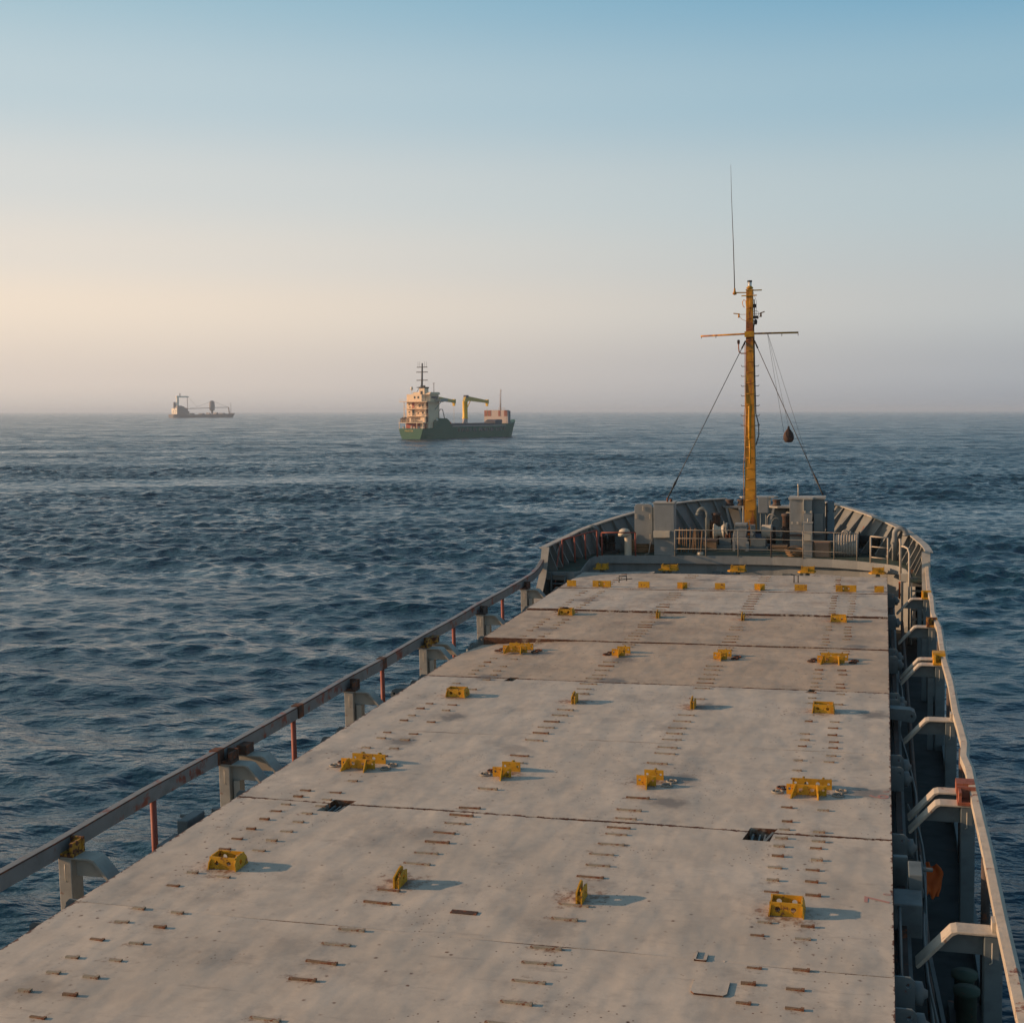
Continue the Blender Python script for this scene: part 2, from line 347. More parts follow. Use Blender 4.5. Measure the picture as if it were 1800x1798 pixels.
# ------------------------------------------------------------------ the sea
def build_sea():
    rng = np.random.default_rng(11)
    view = math.atan2(*(RW @ np.array([0, 0, 1.]))[:2])        # azimuth (from +Y) of the view axis
    az_in = np.linspace(-.62, .62, 760); az_out = np.linspace(.62, 2 * math.pi - .62, 92)[1:-1]
    az = np.concatenate([az_in, az_out])
    r = [7.0]
    while r[-1] < 26000:
        q = r[-1]; r.append(q + max(.25, q * q / 260000., .04 * max(0, 40 - q)))
        if q > 1700: r[-1] = q * 1.06
    r = np.array(r); nr, na = len(r), len(az)
    dr = np.gradient(r)
    A, Rr = np.meshgrid(az + view, r); Dr = np.repeat(dr[:, None], na, 1)
    dens = np.ones(na); dens[len(az_in):] = 0
    X = Rr * np.sin(A); Y = Rr * np.cos(A); Z = np.zeros_like(X); DX = np.zeros_like(X); DY = np.zeros_like(X)
    slope2 = np.zeros(nr); K = 150
    lam = np.exp(rng.uniform(math.log(.5), math.log(17), K)); base = view + .12
    for i in range(K):
        L_ = lam[i]; spread = .60 if L_ < 4 else .38
        th = base + rng.normal(0, spread); k = 2 * math.pi / L_
        st = .041 * (1.0 if L_ < 1.6 else (1.6 / L_) ** .55)
        amp = st / k * rng.uniform(.6, 1.3)
        w = np.clip((L_ / dr - 2.2) / 2.5, 0, 1); w = w * w * (3 - 2 * w)
        sel = np.where(w > 0)[0]
        slope2 += (1 - w) * (amp * k) ** 2 / 2
        if len(sel) == 0: continue
        sl = slice(sel[0], sel[-1] + 1)
        dx, dy = math.sin(th), math.cos(th)
        ph = k * (X[sl] * dx + Y[sl] * dy) + rng.uniform(0, 6.28)
        ww = (w[sl] * amp)[:, None]
        Z[sl] += ww * np.cos(ph); s_ = ww * np.sin(ph) * .62
        DX[sl] -= s_ * dx; DY[sl] -= s_ * dy
    mask = np.ones(na); mask[len(az_in):] = 0.0
    mask[:12] *= np.linspace(0, 1, 12); mask[len(az_in) - 12:len(az_in)] *= np.linspace(1, 0, 12)
    # gusts: low-frequency patches where the chop is livelier or calmer
    g = np.zeros_like(X)
    for i in range(14):
        L_ = rng.uniform(35, 190); th = base + rng.normal(0, .5); k = 2 * math.pi / L_
        g += np.cos(k * (X * math.sin(th) * 1.0 + Y * math.cos(th)) + rng.uniform(0, 6.28)) / math.sqrt(7)
    gust = np.clip(1 + .20 * g, .5, 1.28)
    Z *= mask * gust; DX *= mask * gust; DY *= mask * gust
    sub = np.sqrt(np.repeat(slope2[:, None], na, 1)); sub[:, len(az_in):] = math.sqrt(slope2.max())
    V = np.stack([X + DX, Y + DY, Z], -1).reshape(-1, 3)
    ii = np.arange(nr - 1)[:, None] * na; jj = np.arange(na)[None, :]; jn = (jj + 1) % na
    Fc = np.stack([ii + jj, ii + na + jj, ii + na + jn, ii + jn], -1).reshape(-1, 4)
    me = bpy.data.meshes.new("sea"); me.vertices.add(len(V)); me.vertices.foreach_set("co", V.ravel())
    me.loops.add(Fc.size); me.loops.foreach_set("vertex_index", Fc.ravel().astype(np.int32))
    me.polygons.add(len(Fc)); me.polygons.foreach_set("loop_start", (np.arange(len(Fc)) * 4).astype(np.int32)); me.polygons.foreach_set("loop_total", np.full(len(Fc), 4, np.int32))
    me.polygons.foreach_set("use_smooth", np.ones(len(Fc), bool)); me.update(); me.validate()
    at = me.attributes.new("chop", 'FLOAT', 'POINT'); at.data.foreach_set("value", sub.ravel().astype(np.float32))
    ag = me.attributes.new("gust", 'FLOAT', 'POINT'); ag.data.foreach_set("value", gust.ravel().astype(np.float32))
    o = bpy.data.objects.new("sea", me); COL.objects.link(o); tag(o, kind='structure', ship=False)
    m = bpy.data.materials.new("sea_water"); m.use_nodes = True; t = m.node_tree; n = t.nodes; L = t.links.new
    p = n["Principled BSDF"]; p.inputs["Base Color"].default_value = (.008, .043, .075, 1); p.inputs["IOR"].default_value = 1.333; p.inputs["Specular IOR Level"].default_value = .5
    g_ = n.new("ShaderNodeNewGeometry"); mp = n.new("ShaderNodeMapping"); mp.vector_type = 'TEXTURE'; mp.inputs["Rotation"].default_value = (0, 0, -base)
    mp.inputs["Scale"].default_value = (1.7, 1, 1); L(g_.outputs["Position"], mp.inputs[0])
    a1 = n.new("ShaderNodeAttribute"); a1.attribute_name = "chop"; a2 = n.new("ShaderNodeAttribute"); a2.attribute_name = "gust"
    mr = n.new("ShaderNodeMapRange"); mr.inputs[1].default_value = 0; mr.inputs[2].default_value = math.sqrt(slope2.max()); mr.inputs[3].default_value = SEA_R0; mr.inputs[4].default_value = SEA_R1; L(a1.outputs["Fac"], mr.inputs[0]); wn = n.new("ShaderNodeTexNoise"); wn.inputs["Scale"].default_value = .05; wn.inputs["Detail"].default_value = 7; wn.inputs["Roughness"].default_value = .68; L(mp.outputs[0], wn.inputs["Vector"])
    wm = n.new("ShaderNodeMapRange"); wm.inputs[1].default_value = .36; wm.inputs[2].default_value = .66; wm.inputs[3].default_value = .35; wm.inputs[4].default_value = 1.75; L(wn.outputs[0], wm.inputs[0])
    rm = n.new("ShaderNodeMath"); rm.operation = 'MULTIPLY'; L(mr.outputs[0], rm.inputs[0]); L(wm.outputs[0], rm.inputs[1]); L(rm.outputs[0], p.inputs["Roughness"])
    prev = None
    for sc, dist, det in ((.045, 2.6, 2), (.17, SEA_B[0], 3), (.75, SEA_B[1], 3), (3.2, SEA_B[2], 3)):
        q = n.new("ShaderNodeTexNoise"); q.inputs["Scale"].default_value = sc; q.inputs["Detail"].default_value = det; q.inputs["Roughness"].default_value = .55; L(mp.outputs[0], q.inputs["Vector"])
        b = n.new("ShaderNodeBump"); b.inputs["Distance"].default_value = dist; L(q.outputs[0], b.inputs["Height"])
        gg = n.new("ShaderNodeMath"); gg.operation = 'MULTIPLY'; gg.inputs[1].default_value = .8; L(a2.outputs["Fac"], gg.inputs[0]); L(gg.outputs[0], b.inputs["Strength"])
        if prev: L(prev, b.inputs["Normal"])
        prev = b.outputs[0]
    L(prev, p.inputs["Normal"]); me.materials.append(m)
    return o
SEA_R0, SEA_R1 = .04, .27
SEA_B = (.6, .55, .17)
build_sea()

# haze: one box of thin sea air
hb = MB(); hb.box(-21000, 21000, -21000, 21000, -3.5, 42)
hz_m = bpy.data.materials.new("sea_haze"); hz_m.use_nodes = True; hn_ = hz_m.node_tree.nodes; hn_.clear()
ho = hn_.new("ShaderNodeOutputMaterial"); pv = hn_.new("ShaderNodeVolumePrincipled"); pv.inputs["Density"].default_value = .00015; pv.inputs["Color"].default_value = (.74, .86, 1.0, 1); pv.inputs["Anisotropy"].default_value = .25
hz_m.node_tree.links.new(pv.outputs[0], ho.inputs["Volume"])
HAZE = tag(hb.build("haze", hz_m), kind='stuff', ship=False)
# ================================================================== own ship
XC = -4.96                                   # centreline
DZ = -2.0                                    # side deck
FZ = .1                                      # forecastle deck
ST = [(6.42, 44.7, .93), (6.33, 46.2, .97), (6.10, 47.4, 1.06), (5.83, 48.3, 1.19), (5.2, 49.6, 1.37), (4.65, 50.7, 1.5), (4.0, 51.9, 1.61), (3.2, 53.4, 1.70), (2.33, 54.8, 1.72), (1.35, 55.7, 1.72)]
def dz(y): t = min(1, max(0, (y - 44.8) / 3.4)); return .10 + .17 * t * t * (3 - 2 * t)
ship = thing("cargo_ship", (XC, 20, DZ), "grey coaster we look forward along, from its hatches to the ribbed bow", "cargo ship")
def outline_norm(pts):
    out_ = []
    for i, p in enumerate(pts):
        a_ = Vector(pts[max(0, i - 1)][:2]); b_ = Vector(pts[min(len(pts) - 1, i + 1)][:2]); d = (b_ - a_).normalized(); out_.append(Vector((-d.y, d.x)) * -1)
    return out_
def resample(pts, step):
    P = [Vector(p) for p in pts]; ds = [0]
    for i in range(1, len(P)): ds.append(ds[-1] + (P[i].xy - P[i - 1].xy).length)
    n = max(2, int(round(ds[-1] / step))); r = []
    for k in range(n + 1):
        t = ds[-1] * k / n; i = max(j for j in range(len(ds)) if ds[j] <= t + 1e-9); i = min(i, len(P) - 2)
        f = (t - ds[i]) / (ds[i + 1] - ds[i]); r.append(P[i].lerp(P[i + 1], f))
    return r
# smooth the station curve
def catmull(pts, m=6):
    P = [Vector(p) for p in pts]; P = [P[0] * 2 - P[1]] + P + [P[-1] * 2 - P[-2]]; r = []
    for i in range(1, len(P) - 2):
        for k in range(m):
            t = k / m; a, b, c, d = P[i - 1], P[i], P[i + 1], P[i + 2]
            r.append(.5 * ((2 * b) + (-a + c) * t + (2 * a - 5 * b + 4 * c - d) * t * t + (-a + 3 * b - 3 * c + d) * t ** 3))
    r.append(P[-2]); return r
RIM = resample(catmull(ST), .30)
def flare(y): return .06 + .10 * min(1, max(0, (y - 45) / 3.5)) + .74 * min(1, max(0, (y - 48.3) / 3.2))
def rim_side(s):
    top = [Vector((XC + s * p.x, p.y, p.z)) for p in RIM]; nrm = []
    for i in range(len(RIM)):
        a_ = RIM[max(0, i - 1)].xy; b_ = RIM[min(len(RIM) - 1, i + 1)].xy; d = (b_ - a_).normalized(); nrm.append(Vector((s * d.y, -d.x, 0)) if True else None)
    nrm = [Vector((abs(v.x) * s, abs(v.y), 0)).normalized() for v in nrm]
    base = [t - n_ * flare(t.y) * 1.0 + Vector((0, 0, dz(t.y) - t.z)) for t, n_ in zip(top, nrm)]
    return top, base, nrm
TOPL, BASEL, NL = rim_side(-1); TOPR, BASER, NR = rim_side(1)
# hull shell below the deck edge
hm = MB()
lv0 = [Vector((XC - 6.4, y, FZ)) for y in (-14, 44.6)]
loopb = BASEL + [Vector((XC - .6, 55.2, FZ)), Vector((XC + .6, 55.2, FZ))] + BASER[::-1]
def shrink(p, k, z):
    q = Vector(p); cx = XC; q.x = cx + (q.x - cx) * (1 - k * max(0, (q.y - 44) / 12)); q.y = 44 + (q.y - 44) * (1 - .25 * k); q.z = z; return q
rings = [[Vector(p) for p in loopb], [shrink(p, .18, -1.2) for p in loopb], [shrink(p, .5, -3.4) for p in loopb], [shrink(p, .62, -5.9) for p in loopb]]
nb = len(loopb); vs = [q for rg in rings for q in rg]; fs = [(i * nb + k, i * nb + k + 1, (i + 1) * nb + k + 1, (i + 1) * nb + k) for i in range(3) for k in range(nb - 1)]
hm.add(vs, fs, True)
for s in (-1, 1):
    x = XC + s * 6.40; hm.add([(x, -14, DZ + .12), (x, 45.0, DZ + .12), (x, 45.0, -5.9), (x, -14, -5.9)], [(0, 1, 2, 3)])
    hm.add([(x, 44.5, FZ), (x, 45.0, FZ), (x, 45.0, -5.9), (x, 44.5, -5.9)], [(0, 1, 2, 3)])
hm.box(XC - 6.4, XC + 6.4, -14.1, -14, -5.9, DZ)
hm.build("hull", M["hull"], ship)
d = MB(); d.box(XC - 6.39, XC + 6.39, -14, 49.2, DZ - .05, DZ); d.build("side_deck", M["sdeck"], ship)
w = MB()
for s in (-1, 1): w.box(*sorted((XC + s * 6.28, XC + s * 6.40)), -14, 44.6, DZ, DZ + .16)
w.build("deck_edge_bar", M["teal"], ship)
# hatch coaming
c = MB()
for s in (-1, 1):
    x0 = XC + s * 4.99
    c.box(*sorted((x0, x0 - s * .06)), 4, 45.3, DZ, -.32)
    c.box(*sorted((x0 - s * .1, x0 + s * .34)), 4, 45.3, -.62, -.56)
    for y in np.arange(6, 45, 1.45): c.prism([(0, DZ), (0, -.62), (.32, -.62), (.32, -.8), (.1, DZ)] if s > 0 else [(0, DZ), (0, -.62), (-.32, -.62), (-.32, -.8), (-.1, DZ)], 'y', y, y + .02) if False else c.add([(x0, y, DZ), (x0, y, -.62), (x0 + s * .32, y, -.62), (x0 + s * .32, y, -.75), (x0 + s * .08, y, -1.7)], [(0, 1, 2, 3, 4)])
c.box(XC - 4.99, XC + 4.99, 45.24, 45.3, DZ, -.32)
c.build("hatch_coaming", M["teal"], ship)
c = MB()
for s in (-1, 1):
    x0 = XC + s * 4.99
    c.box(*sorted((x0 + s * .20, x0 + s * .29)), 4, 45.2, -.56, -.46)
    c.box(*sorted((x0 + s * .03, x0 + s * .17)), 4, 45.2, -.555, -.53)
c.build("coaming_rail", M["brown"], ship)
vb = MB(); vb.box(XC - 4.9, XC + 4.9, 4.2, 45.1, -.75, -.7); vb.build("hold_dark_sheet", M["dark"], ship)  # near-black sheet painted in for the darkness of the hold below the covers

# forecastle deck, its fascia and the wall beneath
EDGE = [(XC - 6.34, 44.9), (-10.3, 44.9), (-10.12, 45.1), (-10.22, 46.3), (-10.27, 47.3), (-10.2, 47.9), (-9.96, 48.15), (-9.3, 48.22), (-8.5, 48.25), (-7.0, 48.36), (-5.0, 48.4), (-3.8, 48.32), (-2.7, 48.12), (-1.7, 47.88), (-.83, 47.58), (.1, 47.12), (.48, 46.85), (.76, 46.3), (.87, 45.5), (.88, 44.9), (XC + 6.34, 44.9)]
dk = MB()
def deck_strip(xa, xb, ya, yb):                # ruled between two y curves given at x
    pass
edge_y = lambda x: float(np.interp(x, [p[0] for p in EDGE_T], [p[1] for p in EDGE_T]))
EDGE_T = [p for p in EDGE[5:16]]
xl = [p.x for p in BASEL]; yl = [p.y for p in BASEL]
def rim_y(x):
    d_ = abs(x - XC); bx = [abs(p.x - XC) for p in BASER][::-1]; by = [p.y for p in BASER][::-1]
    return float(np.interp(d_, bx, by)) if d_ > bx[0] else 55.25
xs = list(np.linspace(EDGE_T[0][0], EDGE_T[-1][0], 46)); R_ = 9; vs = []; 
for x in xs:
    y0, y1 = edge_y(x), rim_y(x)
    for j in range(R_): yy = y0 + (y1 - y0) * j / (R_ - 1); vs.append((x, yy, dz(yy)))
fs = [(i * R_ + j, (i + 1) * R_ + j, (i + 1) * R_ + j + 1, i * R_ + j + 1) for i in range(len(xs) - 1) for j in range(R_ - 1)]
dk.add(vs, fs)
for s in (-1, 1):                              # the two side walks, ruled from the inner edge to the bulwark foot
    inn = EDGE[1:6] + [(EDGE_T[0][0], rim_y(EDGE_T[0][0]))] if s < 0 else [p for p in EDGE[15:20]][::-1] + [(EDGE_T[-1][0], rim_y(EDGE_T[-1][0]))]
    B_ = BASEL if s < 0 else BASER
    inn = resample([(x, y, 0) for x, y in inn], .3); vs = []
    for p in inn:
        bx = float(np.interp(p.y, [q.y for q in B_], [q.x for q in B_])); vs += [(p.x, p.y, dz(p.y)), (bx + s * .03, p.y, dz(p.y))]
    dk.add(vs, [(2 * i, 2 * i + 1, 2 * i + 3, 2 * i + 2) for i in range(len(inn) - 1)])
dk.build("forecastle_deck", M["deck"], ship)
fa = MB(); wl = MB()
E2 = [Vector((x, y, 0)) for x, y in EDGE]
def strip(mb, pts, z0, z1, off, th):
    n = len(pts); nn = []
    for i in range(n):
        t = (pts[min(i + 1, n - 1)] - pts[max(i - 1, 0)]).normalized(); nn.append(Vector((t.y, -t.x, 0)))
    o_ = [p + q * off for p, q in zip(pts, nn)]; i_ = [p + q * (off - th) for p, q in zip(pts, nn)]
    vs = [(q.x, q.y, z if z < -1 else z + dz(p_.y)) for L_ in (o_, i_) for z in (z0, z1) for q, p_ in zip(L_, pts)]
    fs = []
    for i in range(n - 1): fs += [(i, i + 1, n + i + 1, n + i), (2 * n + i, 3 * n + i, 3 * n + i + 1, 2 * n + i + 1), (n + i, n + i + 1, 3 * n + i + 1, 3 * n + i), (i, 2 * n + i, 2 * n + i + 1, i + 1)]
    mb.add(vs, fs, False)
strip(fa, E2, -.28, .014, .03, .04); fa.build("deck_fascia", M["grey"], ship)
E3 = [Vector(p) for p in E2[1:-1]]
strip(wl, E3, DZ, -.02, -.16, .05); wl.build("break_wall", M["grey"], ship)
# seams and small doors on the wall
for x, w_, z0 in ((-5.95, .34, -.62), (-3.45, .3, -.64)):
    ws = MB(); ws.box(x, x + w_, 48.1 if x < -5 else 48.0, 48.5, z0 - .3, z0 + .32); ws.build("wall_locker", M["teal"], ship)

# bulwark with its ribs
for s, TOP, BASE, NN, nm in ((-1, TOPL, BASEL, NL, 'port'), (1, TOPR, BASER, NR, 'starboard')):
    bw = MB(); n = len(TOP); th = .025
    vs = [tuple(p) for p in TOP] + [tuple(p) for p in BASE] + [tuple(p + q * th) for p, q in zip(TOP, NN)] + [tuple(p + q * th) for p, q in zip(BASE, NN)]
    fs = []
    for i in range(n - 1): fs += [(i, i + 1, n + i + 1, n + i), (2 * n + i, 3 * n + i, 3 * n + i + 1, 2 * n + i + 1)]
    fs += [(0, n, 3 * n, 2 * n), (n - 1, 3 * n - 1, 4 * n - 1, 2 * n - 1)]
    bw.add(vs, fs, True)
    # trailing plate from the forecastle down to the side rail
    xo = XC + s * 6.40
    bw.prism([(44.7, .95), (44.95, .98), (44.95, DZ), (41.6, DZ), (42.3, -1.25), (43.6, -.55), (44.25, .05)], 'x', *sorted((xo, xo + s * .03)))
    o = bw.build("bulwark", M["bulw"], ship)
    tag(o, "ribbed bulwark in shade, seen on the left" if s < 0 else "ribbed bulwark lit by the low sun, seen on the right")
    cap = MB(); cv = []
    for p, q in zip(TOP, NN):
        a_ = p - q * .13; b_ = p + q * .10
        cv += [(a_.x, a_.y, p.z), (b_.x, b_.y, p.z), (b_.x, b_.y, p.z + .045), (a_.x, a_.y, p.z + .045)]
    cf = []
    for i in range(n - 1):
        for k in range(4): cf.append((i * 4 + k, i * 4 + (k + 1) % 4, (i + 1) * 4 + (k + 1) % 4, (i + 1) * 4 + k))
    cf += [(0, 1, 2, 3), ((n - 1) * 4, (n - 1) * 4 + 1, (n - 1) * 4 + 2, (n - 1) * 4 + 3)]
    cap.add(cv, cf); 
    # sloping end flange
    y0 = [(44.72, .97), (44.2, .02), (43.5, -.60), (42.2, -1.32)]
    for (ya, za), (yb, zb) in zip(y0, y0[1:]): cap.bar((xo - s * .10, ya, za), (xo - s * .10, yb, zb), .26, .04)
    cap.build("cap_rail", M["pale"], o)
    # ribs
    rp = resample(catmull(ST), .02); ds = 0; last = rp[0]; nxt = .42; k = 0
    stations = []
    for i in range(1, len(rp)):
        ds += (rp[i].xy - rp[i - 1].xy).length
        if ds >= nxt: stations.append(rp[i]); nxt += .62 if rp[i].y < 49 else .78
    for p in stations:
        i = min(range(len(TOP)), key=lambda j: (TOP[j].xy - Vector((XC + s * p.x, p.y))).length)
        q = NN[i]; t = Vector((XC + s * p.x, p.y, p.z)); b = t - q * flare(t.y) + Vector((0, 0, dz(t.y) - t.z))
        tg = Vector((-q.y, q.x, 0)).normalized()
        r = MB(); w0 = .07; w1 = .34
        A_ = [t - q * .005, b - q * .005, b - q * w1, b - q * w1 + Vector((0, 0, .06)), t - q * w0 - Vector((0, 0, .02))]
        vs = [tuple(v + tg * e * .008) for e in (-1, 1) for v in A_]; m_ = len(A_)
        r.add(vs, [tuple(range(m_))[::-1], tuple(range(m_, 2 * m_))] + [(j, (j + 1) % m_, m_ + (j + 1) % m_, m_ + j) for j in range(m_)])
        a1 = t - q * (w0 + .006) - Vector((0, 0, .02)); b1 = b - q * (w1 + .006) + Vector((0, 0, .05))
        r.add([tuple(v + tg * e * .045 - q * g) for v in (a1, b1) for e in (-1, 1) for g in (0, .012)], [(0, 2, 6, 4), (1, 5, 7, 3), (0, 4, 5, 1), (2, 3, 7, 6), (0, 1, 3, 2), (4, 6, 7, 5)])
        r.build("rib", M["bulw"], o)
# low centre of the bow with fairlead tables
cb_ = MB(); cb_.add([(XC - 1.35, 55.7, 1.45), (XC + 1.35, 55.7, 1.45), (XC + 1.1, 55.15, FZ), (XC - 1.1, 55.15, FZ)], [(0, 1, 2, 3)])
cb_.add([(XC - 1.35, 55.73, 1.45), (XC + 1.35, 55.73, 1.45), (XC + 1.1, 55.18, FZ), (XC - 1.1, 55.18, FZ)], [(3, 2, 1, 0)])
cb_.build("bow_plate", M["bulw"], ship)
for x0, x1 in ((-6.42, -5.3), (-4.52, -3.0)):
    tb = MB(); n_ = 10
    tb.prism([(x0, 55.45), (x0 + .12, 55.1), (x0 + .4, 54.95), (x1 - .2, 54.95), (x1, 55.2), (x1, 55.75), (x0 + .1, 55.75)], 'z', 1.42, 1.49)
    t = tb.build("fairlead_table", M["pale"] if x0 > -5 else M["grey"], ship)
    for x in (x0 + .34, x1 - .3):
        rr = MB(); rr.lathe([(0, 1.49), (.15, 1.49), (.19, 1.52), (.15, 1.56), (.14, 1.66), (.19, 1.70), (.17, 1.74), (0, 1.74)], (x, 55.35, 0)); rr.build("roller", M["brown"], t)
    st_ = MB()
    for x in (x0 + .25, x1 - .35): st_.bar((x, 54.98, 1.42), (x + (-.3 if x0 > -5 else .3), 54.75, .2), .09, .05)
    st_.build("support", M["pale"] if x0 > -5 else M["grey"], t)
tb = MB(); tb.prism([(-5.72, 55.8), (-5.6, 55.55), (-4.3, 55.55), (-4.15, 55.8), (-4.3, 56.0), (-5.6, 56.0)], 'z', 1.78, 1.83); tb.bar((-5.3, 55.75, 1.45), (-5.3, 55.75, 1.8), .1, .3); tb.bar((-4.5, 55.75, 1.45), (-4.5, 55.75, 1.8), .1, .3)
tb.build("chock_plate", M["pale"], ship)

# ------------------------------------------------------------------ hatch covers
SEAM = [8.6, 14.66, 19.2, 23.72, 28.5, 33.1, 37.52, 41.58, 45.2]
GAP = {14.66: .008, 19.2: .045, 23.72: .008, 28.5: .05, 33.1: .03, 37.52: .13, 41.58: .05}
XL, XR = -10.06, .145
ord_ = ["nearest", "second nearest", "third nearest", "fourth nearest", "fifth nearest", "third farthest", "second farthest", "farthest"]
notes = ["cut off by the bottom of the picture", "with the faded red 7", "with the faded red 6", "without any painted number",
         "its far left corner sagging", "with yellow wedges along its far seam", "between a wide rusty gap and the yellow plate row", "below the forecastle wall, carrying nine yellow plates"]
lift = [0, 0, 0, .0, 0, .022, .055, .06]
covers = []
def bar_mesh(w):
    b = MB(); b.prism([(-.024, -.02), (.024, -.02), (.018, .024), (-.018, .026)], 'x', -w / 2, w / 2); b.box(w / 2 - .03, w / 2 + .004, -.028, .028, -.02, .031); return b
BARS = {}
def lash_bar(cov, x, y, z, w, rusty):
    key = (w, rusty)
    if key not in BARS:
        o = bar_mesh(w).build("lashing_bar", M["barr"] if rusty else M["barp"], cov, origin=(0, 0, 0)); BARS[key] = o
    else:
        o = BARS[key].copy(); COL.objects.link(o); o.parent = cov
    og = ORG[cov.name]; o.location = (x - og[0], y - og[1], z - og[2]); o.rotation_euler = (0, 0, random.uniform(-.05, .05)); o.scale = (random.uniform(.85, 1.08), random.uniform(.8, 1.1), random.uniform(.55, 1.05)); ORG[o.name] = og
M["barr"] = mat("rusted_bar", (.20, .13, .08), .85, var=.4, rust=.55, rust_scale=14, rust_col=(.10, .032, .013), bump=.006)
M["barp"] = mat("painted_bar", (.29, .25, .19), .8, var=.3, rust=.42, rust_scale=16, rust_col=(.12, .04, .016), bump=.004)
def notch(x0, x1, y, d):            # a rectangular bite at a plate edge
    return (x0, x1, y, d)
NOTCH = {19.2: [(-8.45, -8.1, .38, .16), (-1.87, -1.5, .36, .15)], 28.5: [(-8.1, -7.9, .22, .10), (-1.5, -1.36, .15, .10)]}
for k in range(8):
    y0 = SEAM[k] + GAP.get(SEAM[k], 0) / 2; y1 = SEAM[k + 1] - GAP.get(SEAM[k + 1], 0) / 2; z = lift[k]
    cov = thing("hatch_cover", (XC, (y0 + y1) / 2, z), f"{ord_[k]} pale hatch cover panel, {notes[k]}", "hatch cover", "pale hatch cover panels over the hold")
    covers.append(cov)
    # weld bars
    BR = []
    if k == 0: ys = [14.6, 14.15, 13.65, 13.15, 12.68, 12.22, 11.7, 11.2, 10.7]
    elif k == 1: ys = [18.98, 18.64, 18.2, 17.77, 17.33, 16.91, 15.88, 15.46]
    elif k == 2: ys = [19.36, 19.75, 20.39, 22.42, 23.05, 23.49] + [21.95]
    elif k == 3: ys = [24.0, 24.42, 24.87, 25.4, 25.85, 27.3, 27.8, 28.25]
    elif k == 4: ys = [28.8, 29.2, 29.7, 30.15, 30.6, 32.5, 32.85]
    elif k == 5: ys = [33.45, 33.85, 34.25, 34.7, 35.15, 35.55, 36.0, 37.25]
    elif k == 6: ys = [37.85, 38.3, 38.75, 39.2, 39.65, 40.1, 40.6, 41.0]
    else: ys = [42.5, 42.95, 43.4, 43.85, 44.3, 44.75]
    for y in ys:
        far_ = (k >= 4)
        for x, w_ in ((-9.08, .17), (-8.55, .18), (-6.18, .36), (-3.73, .36), (-1.38, .17), (-.86, .18)):
            if k == 7 and x in (-9.08, -.86): continue
            if k == 1 and y > 18.9 and w_ < .3 and x > -2: pass
            if random.random() < (.03 if k < 2 else .12): continue
            BR.append((x + random.uniform(-.03, .03), y + random.uniform(-.035, .035), w_))

    FT = [(cx, fy) for cx in (-8.72, -6.13, -3.68, -1.125) for fy in (16.2, 26.6, 21.3, 31.6, 36.8)] + [(cx, 41.95) for cx in (-9.72, -8.72, -7.35, -6.12, -4.93, -3.7, -2.44, -1.08, -.1)]
    near = [(XL, y0)]; far = [(XR, y1)]
    nn = NOTCH.get(SEAM[k], []); 
    for x0, x1, d1, d2 in nn: near += [(x0, y0), (x0 + .02, y0 + d2), (x1 + .04, y0 + d2), (x1, y0)]
    near.append((XR, y0))
    for x0, x1, d1, d2 in reversed(NOTCH.get(SEAM[k + 1], [])): far += [(x1, y1), (x1 - .03, y1 - d1), (x0 - .05, y1 - d1), (x0, y1)]
    if k == 7: far += [(-1.2, y1), (-1.9, y1 + .45), (-2.35, y1 + .45), (-2.35, y1), (-7.6, y1), (-7.6, y1 + .45), (-8.3, y1 + .4), (-9.2, y1)]
    far.append((XL, y1))
    poly = near + far
    bm = bmesh.new(); dense = []
    for i in range(len(poly)):
        a_ = Vector(poly[i]); b_ = Vector(poly[(i + 1) % len(poly)]); m_ = max(1, int((b_ - a_).length / .45))
        for j in range(m_): dense.append(a_.lerp(b_, j / m_))
    def dip(x, y):
        q = 0.0
        if k == 4 and x < -7.2: q -= .17 * ((-7.2 - x) / 2.9) ** 1.3 * max(0, (y - 30.2) / 2.9) ** 1.5
        if k == 4: q -= 0
        q += .006 * math.sin(x * 1.9 + k) if abs(y - y0) < .01 or abs(y - y1) < .01 else 0
        return q
    vs = [bm.verts.new((p.x, p.y, z)) for p in dense]; es = [bm.edges.new((vs[i], vs[(i + 1) % len(vs)])) for i in range(len(vs))]
    bmesh.ops.triangle_fill(bm, use_beauty=True, use_dissolve=False, edges=es)
    # slice into cells so that the plate can carry a seam distance and a bend
    for gx in np.arange(XL + .16, XR, .2): bmesh.ops.bisect_plane(bm, geom=bm.verts[:] + bm.edges[:] + bm.faces[:], plane_co=(gx, 0, 0), plane_no=(1, 0, 0))
    for gy in [y0 + .05, y1 - .05] + list(np.arange(y0 + .17, y1 - .08, .2)): bmesh.ops.bisect_plane(bm, geom=bm.verts[:] + bm.edges[:] + bm.faces[:], plane_co=(0, gy, 0), plane_no=(0, 1, 0))
    topv = {v for v in bm.verts}
    g_ = bmesh.ops.extrude_face_region(bm, geom=bm.faces[:]); newv = [e for e in g_['geom'] if isinstance(e, bmesh.types.BMVert)]
    for v in newv: v.co.z -= .30
    for v in bm.verts: v.co.z += dip(v.co.x, v.co.y)
    bmesh.ops.recalc_face_normals(bm, faces=bm.faces)
    me = bpy.data.meshes.new("cover_plate"); og = Vector(ORG[cov.name])
    sl = bm.verts.layers.float.new("seam")
    st_l = bm.verts.layers.float.new("stain")
